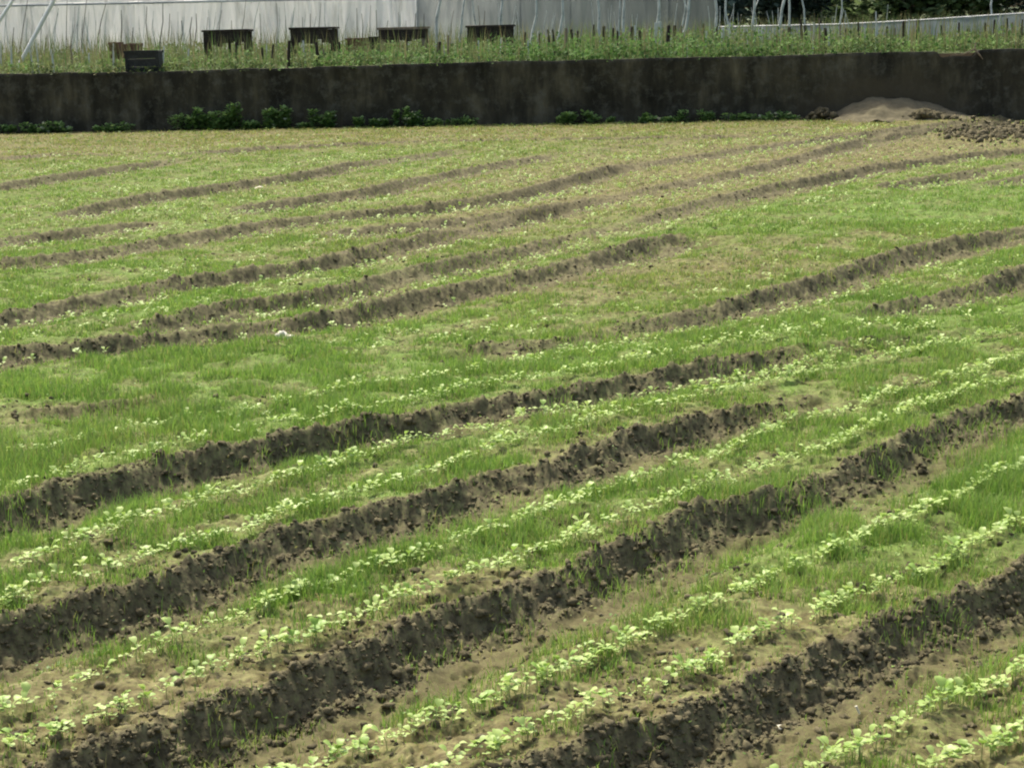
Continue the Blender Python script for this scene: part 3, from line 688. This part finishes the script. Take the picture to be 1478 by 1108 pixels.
# tall thin stems among the weeds
m = 10000; px = rng.uniform(-150,1630,m); w = rng.uniform(.2,14,m); P = np.array([tuple(terr_pt(a,b)) for a,b in zip(px,w)])
h = rng.uniform(.25,1.0,m); wd_ = rng.uniform(.010,.022,m)
parts.append(scatter(bl, blF, P, rng.uniform(0,6.28,m), np.stack([wd_, h*.5, h],1), attrs={'rnd': rng.random(m), 'dry': np.clip(rng.normal(.6,.3,m),0,1)}))
parts.append(weeds(900, -.06, .25, -150, 1335, lambda p: hf(p)*.35, 1, df, 21))
V_, F_, A_t = join(parts)
tag(link('terrace_weeds', np_mesh('terrace_weeds', V_, F_, M['weed'], A_t)), 'green weeds and dry grass overgrowing the terrace above the wall', 'weeds', kind='stuff')

# --------- weedy plants at the foot of the wall
def bush(px, wpx, hgt, n, dry, label, seed, name='weed_bush', mat='bush', leafs=(.035,.11)):
    p = on_wall(px); p = p + wn_*.25; sc = p.y/FPX; W = wpx*sc/2
    e = empty(name, (p.x, p.y, 0)); tag(e, label, 'weed', 'weed bushes along the foot of the wall')
    r = np.random.default_rng(seed)
    nb = max(4, int(W*13)); bx = r.uniform(-W*.95, W*.95, nb); bh = hgt*(.3+.85*r.random(nb))*(1-.45*(np.abs(bx)/W)**2); br = r.uniform(.05,.17,nb)
    k = r.integers(0, nb, n); th = r.uniform(0, 6.28, n); t = r.random(n)**.7
    P = np.stack([bx[k]+np.cos(th)*br[k]*(.4+.9*r.random(n)), np.sin(th)*br[k]*.9, bh[k]*t], 1)
    sz = r.uniform(*leafs, n)
    V, F, A = scatter(lf*np.array([1.6,1,1]), lfF, P, r.uniform(0,6.28,n), sz, tilt=r.uniform(-.5,1.0,n),
              attrs={'rnd': np.clip(r.normal(.42,.3,n)+.3*(t-.5),0,1), 'dry': (r.random(n) < dry)*r.uniform(.4,1,n)})
    link('leaves', np_mesh('leaves', V, F, M[mat], A), e)
    mb = MB()
    for i in range(nb): mb.tube([(bx[i],0,-.06),(bx[i]+r.uniform(-.05,.05),0,bh[i]*.55),(bx[i]+r.uniform(-.12,.12),r.uniform(-.05,.05),bh[i])], [.007,.005,.003], 4)
    mb.build('stems', M['stalk'], e)
bush(22, 70, .26, 500, .02, 'dark low weed tuft at the far left foot of the wall', 1)
bush(85, 50, .26, 500, .10, 'pale-leaved weed tuft near the left end of the wall foot', 2)
bush(170, 60, .22, 420, .03, 'small olive weed tuft below the grey crate', 3)
bush(290, 75, .46, 1300, .01, 'left part of the big dark green weed thicket at the wall foot', 4)
bush(345, 70, .50, 1300, .02, 'middle of the dark green weed thicket below the first table', 5)
bush(405, 80, .44, 1700, .07, 'tallest white-flecked weed bush in the thicket below the second table', 6)
bush(466, 40, .46, 700, .05, 'narrow weed bush at the right end of the thicket', 7)
bush(530, 55, .32, 900, .02, 'bright green weed tuft right of the big thicket', 8)
bush(585, 50, .38, 800, .05, 'bright green weed tuft with one pale leaf below the third table', 9)
bush(650, 70, .20, 400, .0, 'flat dark weed patch under the middle of the wall', 10)
bush(850, 80, .30, 700, .0, 'dark green spreading weed clump at the wall right of centre', 11)
bush(945, 40, .24, 450, .03, 'light green weed tuft at the wall right of centre', 12)
bush(1000, 60, .24, 500, .02, 'green weed tuft with a yellow leaf at the wall', 13)
bush(1060, 70, .17, 260, .0, 'low dark weed patch left of the sandy mound', 14)
bush(1125, 50, .20, 300, .1, 'olive weed tuft beside the sandy mound', 15)

# ------------------------------------------------------------------ tables, crates
def table(px0, px1, pyt, w, label, mats, band=.26, seed=0):
    a = terr_pt(px0, w); b = terr_pt(px1, w); c = (a+b)/2; W = (b-a).length
    zt = atd((px0+px1)/2, pyt, c.y).z; z0 = terr_z(c); H = zt-z0
    e = empty('weathered_table', (c.x, c.y, z0), math.atan2((b-a).y, (b-a).x))
    tag(e, label, 'table', 'weathered tables among the terrace weeds')
    R.seed(seed); dep = .55
    MB().box((0,0,H-.025), (W+.06, dep+.06, .05), jit=.008).build('table_top', M[mats[0]], e)
    mb = MB(); n_ = 7
    for i in range(n_):      # apron boards of uneven length
        l_ = band*R.uniform(.9,1.5); x = -W/2+W*(i+.5)/n_
        mb.box((x, -dep/2, H-.052-l_/2), (W/n_-.012, .025, l_), jit=.006)
    mb.build('apron', M[mats[1]], e)
    mb = MB()
    for i in range(n_):
        l_ = band*R.uniform(.75,1.2); x = -W/2+W*(i+.5)/n_
        mb.box((x, dep/2, H-.052-l_/2), (W/n_-.012, .025, l_), jit=.006)
    mb.build('apron', M[mats[0]], e)
    for sx, sy in ((-1,-1),(1,-1),(1,1),(-1,1)):
        MB().box((sx*(W/2-.05), sy*(dep/2-.05), (H-.055)/2), (.085,.085,H-.055), jit=.006).build('leg', M[mats[0]], e)
    MB().box((W*.08, -dep/2+.05, (H-.055)/2), (.06,.05,H-.055), jit=.006).build('leg', M[mats[0]], e)
table(303, 366, 43, 4.5, 'black weathered table, leftmost of the four large ones in the weeds', ('darkwood','darkwood'), .24, 1)
table(427, 490, 39.5, 4.5, 'black weathered table second from the left in the weeds', ('darkwood','darkwood'), .26, 2)
table(553, 620, 39.5, 5.0, 'half tan half black weathered table, third from the left', ('tanwood','darkwood'), .22, 3)
table(679, 743, 36.5, 4.5, 'black weathered table, rightmost of the four, where the grey net starts', ('darkwood','darkwood'), .30, 4)
# dark crate standing on the wall edge
def crate(px0, px1, pyt, pyb, w, label, mat, name='crate'):
    a = terr_pt(px0, w); b = terr_pt(px1, w); c = (a+b)/2; W = (b-a).length
    z0 = terr_z(c)-.02; H = atd((px0+px1)/2, pyt, c.y).z - z0; D = .4
    e = empty(name, (c.x, c.y, z0), math.atan2((b-a).y, (b-a).x)); tag(e, label, 'crate')
    for sy in (-1,1):
        mb = MB()
        for i in range(3): mb.box((0, sy*D/2, H*(.17+.33*i)), (W*(.97+.012*i), .02, H*.30), jit=.004)
        mb.build('side_boards', M[mat], e)
        MB().box((sy*(W/2-.012), 0, H/2), (.022, D-.03, H*.96), jit=.004).build('end_board', M[mat], e)
    MB().box((0,0,.03), (W-.06, D-.04, .02)).build('bottom_board', M[mat], e)
    for sy in (-1,1): MB().box((0,sy*(D/2+.018),H-.03), (W+.03,.016,.055), jit=.003).build('rim', M[mat], e)
    for sx in (-1,1): MB().box((sx*(W/2-.04), -D/2-.02, H/2-.03), (.05,.02,H-.07), jit=.003).build('corner_post', M[mat], e)
crate(189, 237, 73, 102, .45, 'dark grey open crate standing on the edge of the wall', 'crate')
crate(186, 208, 63, 74, 3.2, 'small red brown crate just behind the dark grey crate', 'rust')
crate(167, 180, 61, 74, 3.4, 'narrow orange brown box left of the small red brown crate', 'rust')
crate(505, 534, 55, 66, 4.2, 'low red brown crate between the second and third tables', 'rust')
crate(538, 551, 53, 64, 4.2, 'small dark crate touching the left side of the third table', 'darkwood')

# ------------------------------------------------------------------ stakes, saplings, poles
ORD = ['first','second','third','fourth','fifth','sixth','seventh','eighth','ninth','tenth','eleventh','twelfth','thirteenth','fourteenth','fifteenth','sixteenth','seventeenth','eighteenth','nineteenth','twentieth']
ORD += ['twenty-'+w for w in ORD[:9]] + ['thirtieth'] + ['thirty-'+w for w in ORD[:9]]
sect = [(0,300,'left of the first large table'),(300,425,'between the first and second tables'),(425,552,'between the second and third tables'),(552,680,'between the third and fourth tables'),
        (680,900,'right of the fourth table'),(900,1060,'before the grey net'),(1060,1200,'before the dark trees'),(1200,1340,'before the pale plastic fence'),(1340,1480,'above the chipped wall')]
cnt = {}
def stake(px, pyt, pyb, wpx, kind, lean=0, w=None):
    w = w if w is not None else 2.0 + R.random()*4
    c = terr_pt(px, w); zt = atd(px, pyt, c.y).z; H = max(.25, zt-c.z+.02); r = wpx*c.y/FPX/2
    mat, word = {'d': ('darkwood','dark'), 'p': ('pale','pale'), 't': ('tanwood','tan'), 'r': ('rust','brown')}[kind]
    mb = MB(); L = lean*c.y/FPX
    if wpx > 4: mb.tube([(0,0,-.08),(L*.4,0,H*.5),(L,0,H*.96),(L,0,H)], [r*1.05,r,r*.9,r*.7], 7)
    else: mb.tube([(0,0,-.08),(L*.35+R.uniform(-.01,.01),0,H*.5),(L,0,H)], [r,r*.9,r*.65], 6)
    o = mb.build('stake', M[mat], None, tuple(c))
    s = [q[2] for q in sect if q[0] <= px < q[1]][0]; key = (word, s); cnt[key] = cnt.get(key, 0)+1
    tag(o, '%s short stake, %s %s one from left %s' % ('thick' if wpx > 4 else 'thin', ORD[cnt[key]-1], word, s), 'stake', 'stakes standing in the terrace weeds')
ST = [(345,62,4,'d'),(397,66,5,'d'),(420,60,5,'d'),(383,70,4,'d'),(388,58,2,'p'),(110,66,3,'t'),(62,60,2.5,'p'),(7,60,2.5,'p'),(22,68,3,'p'),(52,70,3,'p'),(82,72,3,'p'),(168,64,2.5,'p'),(134,78,2.5,'p'),(275,72,3,'p'),(240,68,3,'p'),
 (463,62,5,'d'),(473,72,3,'t'),(445,60,4,'p'),(495,62,4,'d'),(545,58,4,'d'),(566,52,4,'d'),(590,58,3,'p'),(636,62,7,'d'),(650,52,3,'t'),(645,66,2.5,'p'),(692,60,3,'p'),(708,58,3,'p'),(725,56,4,'p'),(738,58,4,'d'),
 (758,48,4,'d'),(764,60,3,'p'),(777,46,3,'p'),(782,50,4,'d'),(795,44,4,'d'),(802,44,4,'d'),(819,42,5,'t'),(828,44,5,'d'),(834,46,4,'d'),(839,56,3,'p'),
 (859,37,4,'d'),(872,39,5,'d'),(886,42,4,'d'),(893,46,4,'d'),(899,48,4,'t'),(912,40,6,'d'),(918,38,4,'p'),(925,45,5,'d'),(932,46,3,'t'),(940,42,3,'d'),
 (947,34,4,'p'),(955,32,5,'p'),(964,38,6,'d'),(973,38,5,'d'),(968,56,2.5,'p'),(985,38,3,'t'),(992,66,2.5,'p'),(1006,52,6,'d'),(1015,36,4,'d'),(1020,46,4,'p'),(1035,40,4,'d'),(1042,42,5,'p'),(1053,34,4,'p'),(1008,62,3,'p'),
 (1066,38,3,'t'),(1078,44,3,'p'),(1098,40,3,'p'),(1116,42,5,'p'),(1120,52,4,'d'),(1131,44,4,'t'),(1138,40,5,'d'),(1143,50,4,'p'),(1157,30,4,'d'),(1163,38,5,'d'),(1173,34,3,'p'),(1183,28,3,'t'),(1191,42,5,'d'),(1196,40,3,'p'),
 (1212,38,3,'t'),(1222,42,5,'d'),(1240,34,4,'d'),(1247,38,3,'p'),(1263,18,3,'p'),(1266,36,3,'p'),(1278,40,4,'d'),(1290,42,3,'t'),(1303,32,5,'d'),(1309,28,3,'p'),(1320,30,5,'d'),(1328,40,3,'p'),
 (1358,38,4,'d'),(1368,36,3,'p'),(1382,34,4,'d'),(1396,42,5,'d'),(1411,40,3,'p'),(1418,34,4,'d'),(1432,30,4,'d'),(1437,24,3,'p'),(1450,28,4,'d'),(1458,34,4,'t'),(1470,30,4,'d')]
R.seed(5)
for (px, pyt, wp, kd) in ST: stake(px, pyt, 0, wp, kd, R.uniform(-3,3), None if pyt < 60 else R.uniform(.6,2.5))

def sapling(x0, y0, x1, y1, wpx, label, fork=None, w=6.0, mat='pale'):
    """pale stem from its foot (x1,y1 hidden in weeds) through the top of the frame, with side branches above it"""
    c = terr_pt(x1, w); zt = atd(x0, y0, c.y); zb = atd(x1, y1, c.y)
    k = (zt.x-zb.x)/max(.05, zt.z-zb.z); r = wpx*c.y/FPX/2
    z0 = c.z-.05; top = 4.2; pts = []; rad = []
    for i in range(9):
        z = z0+(top-z0)*i/8; wob = .035*math.sin(i*1.9+x0)*(i > 0)
        pts.append((zb.x+(z-zb.z)*k*(1 if z < 3.4 else 1)-c.x+wob, 0, z-c.z)); rad.append(r*(1.15-.07*i))
    e = empty('sapling', tuple(c)); tag(e, label, 'sapling', 'pale bare saplings behind the weeds')
    MB().tube(pts, rad, 7).build('trunk', M[mat], e)
    for j in range(2 if fork is None else 3):
        b = Vector(pts[3 if (fork and j == 0) else R.choice([4,5,6])]); s = R.choice([-1,1]) if not (fork and j == 0) else fork
        MB().tube([b, b+Vector((s*.10,.05,.25)), b+Vector((s*.22,.08,.75))], [r*.55,r*.4,r*.2], 5).build('branch', M[mat], e)
SP = [(634,0,630,46,4.5,'pale leaning sapling right of the third table',None),(670,10,663,49,3.5,'thin slanting pale sapling left of the fourth table',None),(683,0,686,30,2.2,'faint thin sapling directly left of the fourth table',None),
 (723,0,723,33,4,'straight pale sapling rising behind the fourth table',None),(775,0,769,51,3.8,'pale sapling first to the right of the fourth table',None),(813,0,807,60,4.6,'bright slanting sapling, second right of the fourth table',None),
 (862,0,867,57,4.4,'pale sapling, third right of the fourth table, leaning left',None),(893,0,894,20,2.4,'faint thin twin stem next to the fourth pale sapling',None),(899,0,901,40,4,'pale sapling, fourth right of the fourth table',None),
 (950,0,950,31,4.4,'upright pale sapling with a dry tuft at its foot',None),(988,0,987,20,2.4,'short thin stem beside the forked pale sapling',None),(996,0,989,39,4.4,'white sapling slanting right at the edge of the grey net',-1),
 (1033,0,1033,46,4.6,'straight white sapling in front of the first dark trees',None),(1048,0,1050,33,3.4,'greyish thin sapling right of the straight white one',None),(1088,0,1088,44,4,'pale sapling forking low like a letter Y',1),
 (1131,0,1127,39,4.4,'bright white sapling right of the Y-shaped one',None),(1138,0,1141,33,3.6,'grey sapling touching the bright white one',None),(1159,12,1161,40,2.6,'faint thin grey sapling in front of the dark trees',None),(1214,5,1214,40,2.2,'thin grey sapling before the olive bush',None),(1432,0,1432,25,3.0,'thin bluish sapling at the far right',None)]
for s in SP: sapling(s[0], s[1], s[2], s[3], s[4], s[5], s[6], w=R.uniform(5.5,8))
def pole(x0, y0, x1, y1, wpx, label, w):
    c = terr_pt(x1, w); a = atd(x1, y1, c.y); b = atd(x0, y0, c.y); d = (b-a); t0 = (c.z-.05-a.z)/d.z; a2 = a+d*t0; b2 = a+d*((4.0-a.z)/d.z)
    r = wpx*c.y/FPX/2; o = MB().tube([(0,0,0), tuple((b2-a2)*.5), tuple(b2-a2)], r, 8).build('white_pole', M['white'], None, tuple(a2)); tag(o, label, 'pole', 'slanting white poles at the left')
pole(19, 0, 2, 26, 5, 'slanting white pole at the very left edge', 5.0)
pole(78, 0, 40, 71, 6, 'long slanting white pole reaching down into the weeds at left', 3.2)
# dry stalks in front of the white sheet
STK = [(40,0,28,70),(20,40,22,70),(62,20,60,72),(97,0,100,25),(108,10,107,65),(125,0,122,60),(153,5,140,60),(175,15,180,60),(212,10,218,55),(235,5,234,60),(262,30,264,60),(283,20,286,62),(277,25,276,55),(320,15,316,50),(355,0,350,40),(375,20,378,60),(399,5,401,70),(412,30,415,62),
       (463,5,462,40),(448,20,447,45),(515,12,516,60),(535,8,536,60),(522,20,525,60),(543,15,548,62),(575,18,577,45),(600,20,600,50),(612,20,614,55),(655,15,652,52),(690,8,694,40),(745,18,748,60),(700,16,702,40),(145,42,143,80),(68,50,66,78),(192,40,196,66),(245,20,247,60),(300,25,303,45),(334,30,336,45),(437,25,436,42),(480,45,484,64),(560,30,560,42),(586,30,588,42),(1013,18,1010,50),(1022,15,1024,50),(1070,22,1068,48),(1185,15,1187,50)]
STK = [q + ('dry grey',) for q in STK]
for i in range(95):
    x = R.uniform(5, 1300); y = R.choice([R.uniform(0, 25), R.uniform(15, 45)]); STK.append((x, y, x+R.uniform(-12, 12), 60, 'pale'))
for i, (a, b, c_, d_, kd) in enumerate(STK):
    w = R.uniform(7,13); c = terr_pt(c_, w); t = atd(a, b, c.y); H = t.z-c.z; dx = t.x-c.x; r = R.uniform(1.0,2.0)*c.y/FPX/2
    o = MB().tube([(0,0,-.05),(dx*.3+R.uniform(-.04,.04),0,H*.35),(dx*.7+R.uniform(-.04,.04),0,H*.7),(dx,0,H)], [r,r*.9,r*.8,r*.5], 5).build('dry_stalk', M['stalk' if kd != 'pale' else 'pale'], None, tuple(c))
    near_ = [q[2] for q in sect if q[0] <= c_ < q[1]][0]; key = (kd, near_); cnt[key] = cnt.get(key,0)+1
    tag(o, 'tall thin %s stalk, %s one from left %s' % (kd, ORD[cnt[key]-1], near_), 'stalk', 'dry stalks in front of the plastic and net')

# ------------------------------------------------------------------ greenhouse with plastic sides
m, ns, lk = new_mat('old_white_film')
tc = ns.new('ShaderNodeTexCoord'); mp = ns.new('ShaderNodeMapping'); mp.inputs['Scale'].default_value = (1.0,1.0,.14); lk.new(tc.outputs['Object'], mp.inputs['Vector'])
a = noise(ns, lk, 3.2, 5, mp.outputs[0], .6, .4); r1 = ramp(ns, [(.28,(.50,.51,.50)),(.45,(.80,.81,.80)),(.72,(.90,.90,.90))]); lk.new(a, r1.inputs[0])
finish(ns, lk, r1.outputs[0], .45, a, .3, .05, transl=.78, spec=.4); M['film'] = m
def net_mat(name, stops, tr):
    m, ns, lk = new_mat(name); tc = ns.new('ShaderNodeTexCoord'); mp = ns.new('ShaderNodeMapping'); mp.inputs['Scale'].default_value = (1,1,.3)
    lk.new(tc.outputs['Object'], mp.inputs['Vector']); f = noise(ns, lk, 2.0, 5, mp.outputs[0]); r = ramp(ns, stops); lk.new(f, r.inputs[0])
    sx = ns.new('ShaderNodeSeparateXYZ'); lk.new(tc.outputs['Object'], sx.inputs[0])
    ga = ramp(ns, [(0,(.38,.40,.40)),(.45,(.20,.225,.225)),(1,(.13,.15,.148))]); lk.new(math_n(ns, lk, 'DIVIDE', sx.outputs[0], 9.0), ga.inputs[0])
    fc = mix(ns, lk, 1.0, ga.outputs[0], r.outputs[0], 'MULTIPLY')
    finish(ns, lk, fc, .9, f, .3, .03, transl=.4)
    out = [n for n in ns if n.type == 'OUTPUT_MATERIAL'][0]; src = out.inputs[0].links[0].from_socket
    t = ns.new('ShaderNodeBsdfTransparent'); mx = ns.new('ShaderNodeMixShader'); mx.inputs[0].default_value = tr
    lk.new(src, mx.inputs[1]); lk.new(t.outputs[0], mx.inputs[2]); lk.new(mx.outputs[0], out.inputs[0]); return m
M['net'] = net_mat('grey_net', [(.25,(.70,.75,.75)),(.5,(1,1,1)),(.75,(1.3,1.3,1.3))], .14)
def gh(px0, px1, Yd, mat, name, label, zseam, zslope, amp, seed, roof=True):
    """long side wall with folds, a rounded roof over hoops, seam rail, skirt"""
    a = atd(px0, 40, Yd[0]); b = atd(px1, 40, Yd[1]); a.z = b.z = 1.33; L = (b-a).length; d = (b-a)/L; nrm = Vector((d.y,-d.x,0))
    e = empty(name, tuple(a), math.atan2(d.y, d.x)); tag(e, label, 'greenhouse' if roof else 'net')
    nx = int(L*26); xs = np.linspace(0, L, nx); zs = np.linspace(-.15, zseam, 16); V = []
    ph = (fbm(xs*.9, xs*0, seed, 3)-.5)*6
    for j, z in enumerate(zs):
        fold = (fbm(xs*4.6+z*.6*np.sin(ph), np.full_like(xs, z*.55+seed), seed, 4)-.5)*amp
        V.append(np.stack([xs, -fold, np.full_like(xs, z)], 1))
    V = np.concatenate(V); ii = np.arange(16*nx).reshape(16, nx)
    link('side_sheet', np_mesh('side_sheet', V, np.stack([ii[:-1,:-1], ii[:-1,1:], ii[1:,1:], ii[1:,:-1]], -1).reshape(-1,4), M[mat], smooth=True), e)
    MB().tube([(0,-.09,zseam+.02),(L,-.09,zseam+.02)], .035, 6).build('seam_rail', M['steel'], e)
    if roof:
        V = []; K = 14
        for j in range(K):
            t = math.pi*j/(K-1)*.5*2; y = 3.5-3.5*math.cos(t); z = zseam+.06+1.5*math.sin(t)
            V.append(np.stack([xs[::4], np.full_like(xs[::4], y), z+(fbm(xs[::4]*2, np.full_like(xs[::4], y), 3, 2)-.5)*.06], 1))
        nx4 = len(xs[::4]); V = np.concatenate(V); ii = np.arange(K*nx4).reshape(K, nx4)
        link('roof_sheet', np_mesh('roof_sheet', V, np.stack([ii[:-1,:-1], ii[:-1,1:], ii[1:,1:], ii[1:,:-1]], -1).reshape(-1,4), M[mat], smooth=True), e)
    nh = int(L/1.5)
    for i in range(nh+1):
        x = L*i/nh
        pts = [(x,.12,-.1),(x,.12,zseam)] + ([(x, 3.5-3.4*math.cos(math.pi*j/8), zseam+.0+1.45*math.sin(math.pi*j/8)) for j in range(1,8)] + [(x,6.9,zseam),(x,6.9,-.1)] if roof else [(x,.12,zseam+.1)])
        MB().tube(pts, .022, 5).build('hoop' if roof else 'post', M['steel'], e)
gh(-260, 602, (60, 62), 'film', 'greenhouse', 'long greenhouse with wrinkled white plastic side behind the left tables', 1.66, 0, .5, 2)
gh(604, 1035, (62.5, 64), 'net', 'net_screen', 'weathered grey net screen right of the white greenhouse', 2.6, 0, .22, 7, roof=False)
# pale plastic fence at the right
a = terr_pt(1040, 9.0); b = terr_pt(1640, 5.5)
L = (b-a).length; xs = np.linspace(0, L, 700); V = []
rt = atd(1100, 41, a.y).z
def ftop(px): 
    p = a.lerp(b, 0); return 0
tz = []
for x in xs:
    p = a.lerp(b, x/L); q = CM.transposed() @ (Vector((p.x,p.y,1.8))-Vector((0,0,CAM_H))); px = 739+q.x/-q.z*FPX
    tz.append(atd(px, float(np.interp(px, [1040,1220,1330,1478,1640],[40,36,30,20,12])), p.y).z-1.33)
tz = np.array(tz)
for j in range(8):
    t = j/7; V.append(np.stack([xs, (fbm(xs*2.2, np.full_like(xs, t), 5, 3)-.5)*.10, -.05+(tz+.05)*t], 1))
ii = np.arange(8*700).reshape(8,700)
e = empty('plastic_fence', (a.x, a.y, 1.33), math.atan2((b-a).y, (b-a).x)); tag(e, 'low bluish pale plastic sheet fence running to the right edge', 'fence')
M['film2'] = simple('bluish_film', [(.3,(.20,.23,.24)),(.7,(.36,.40,.41))], 3, .6, .3, .02, .3, stretch=(1,1,.3))
link('sheet', np_mesh('sheet', np.concatenate(V), np.stack([ii[:-1,:-1], ii[:-1,1:], ii[1:,1:], ii[1:,:-1]], -1).reshape(-1,4), M['film2'], smooth=True), e)
MB().tube([(x, -.0, tz[i*69]+.01) for i, x in enumerate(xs[::69])], .025, 5).build('top_rail', M['steel'], e)
for i in range(0, 700, 60): MB().tube([(xs[i], .08, -.1),(xs[i], .08, tz[i]+.06)], .02, 5).build('post', M['darkwood'], e)

# ------------------------------------------------------------------ trees beyond
def tree(px, Yd, width, h, n, label, mat, seed, low=.1, name='tree', leafs=(.12,.34)):
    c = atd(px, 40, Yd); r = np.random.default_rng(seed); c.z = 1.3
    e = empty(name, tuple(c)); tag(e, label, 'tree', 'trees behind the terrace')
    mb = MB(); pts = [(0,0,-.2),(r.uniform(-.1,.1),0,h*.25),(r.uniform(-.2,.2),0,h*.5),(r.uniform(-.3,.3),0,h*.85)]
    mb.tube(pts, [.16,.13,.10,.03], 8)
    tr = mb.build('trunk', M['bark'], e, smooth=True)
    for i in range(6):
        z = h*r.uniform(.15,.7); a_ = r.uniform(0,6.28); l = width*.4
        MB().tube([(0,0,z),(math.cos(a_)*l*.5, math.sin(a_)*l*.5, z+l*.35),(math.cos(a_)*l, math.sin(a_)*l, z+l*.5)], [.06,.04,.015], 5).build('limb', M['bark'], e)
    nb = 26; bc = np.stack([r.normal(0,width*.27,nb), r.normal(0,width*.22,nb), h*(low+(1-low)*r.random(nb))], 1); br = r.uniform(.18,.36,nb)*width*.8
    k = r.integers(0, nb, n); d = r.normal(0,1,(n,3)); d /= np.linalg.norm(d,axis=1)[:,None]
    P = bc[k]+d*(br[k]*r.random(n)**.4)[:,None]*np.array([1,1,.8]); P[:,2] = np.abs(P[:,2])
    V, F, A = scatter(lf*np.array([1.5,1,1]), lfF, P, r.uniform(0,6.28,n), r.uniform(*leafs, n), tilt=r.uniform(-.8,.8,n),
                      attrs={'rnd': np.clip(r.normal(.45,.25,n)+.15*np.sin(k*2.3),0,1), 'dry': (r.random(n) < .03)*1.0})
    link('crown', np_mesh('crown', V, F, M[mat], A), e)
tree(620, 80, 6, 5, 4000, 'dark tree seen through the left end of the grey net screen', 'tree', 13)
tree(710, 78, 6, 5, 4000, 'dark tree seen through the grey net left of its middle', 'tree', 14)
tree(800, 76, 6, 5, 4000, 'dark tree seen through the middle of the grey net screen', 'tree', 12)
tree(905, 74, 5, 5.5, 5000, 'dark tree half hidden behind the grey net screen', 'tree', 1)
tree(1000, 72, 5, 6, 7000, 'dark tree just right of the grey net edge', 'tree', 2)
tree(1065, 73, 5, 6.5, 7000, 'dark tree behind the straight white sapling', 'tree', 3)
tree(1120, 71, 5, 5.5, 7000, 'darkest tree behind the two touching saplings', 'tree', 4)
tree(1180, 74, 5, 6, 7000, 'blackish tree left of the olive bush', 'tree', 5)
tree(1235, 72, 5, 6.2, 7000, 'dark tree whose edge meets the olive bush', 'tree', 6)
tree(1310, 68, 3.4, 3.6, 5000, 'olive green round tree in front of the dark trees', 'tree2', 7)
tree(1375, 69, 3.2, 3.9, 5000, 'fresh green tree with a dark trunk to its right', 'tree2', 8)
tree(1430, 72, 4, 5.5, 5000, 'dark tree behind the thin bluish sapling', 'tree', 9)
tree(1490, 70, 4, 5.5, 5000, 'grey green tree at the right edge', 'tree', 10)
tree(1570, 72, 5, 6, 3000, 'dark tree just beyond the right edge', 'tree', 11)
for i, (px, Yd) in enumerate([(950,84),(1040,86),(1150,88),(1260,84),(1350,86),(1450,88),(1560,86)]):
    tree(px, Yd, 7, 9, 4500, 'tall dark tree in the back row, %s one from the left' % ORD[i], 'tree', 30+i, leafs=(.2,.45))
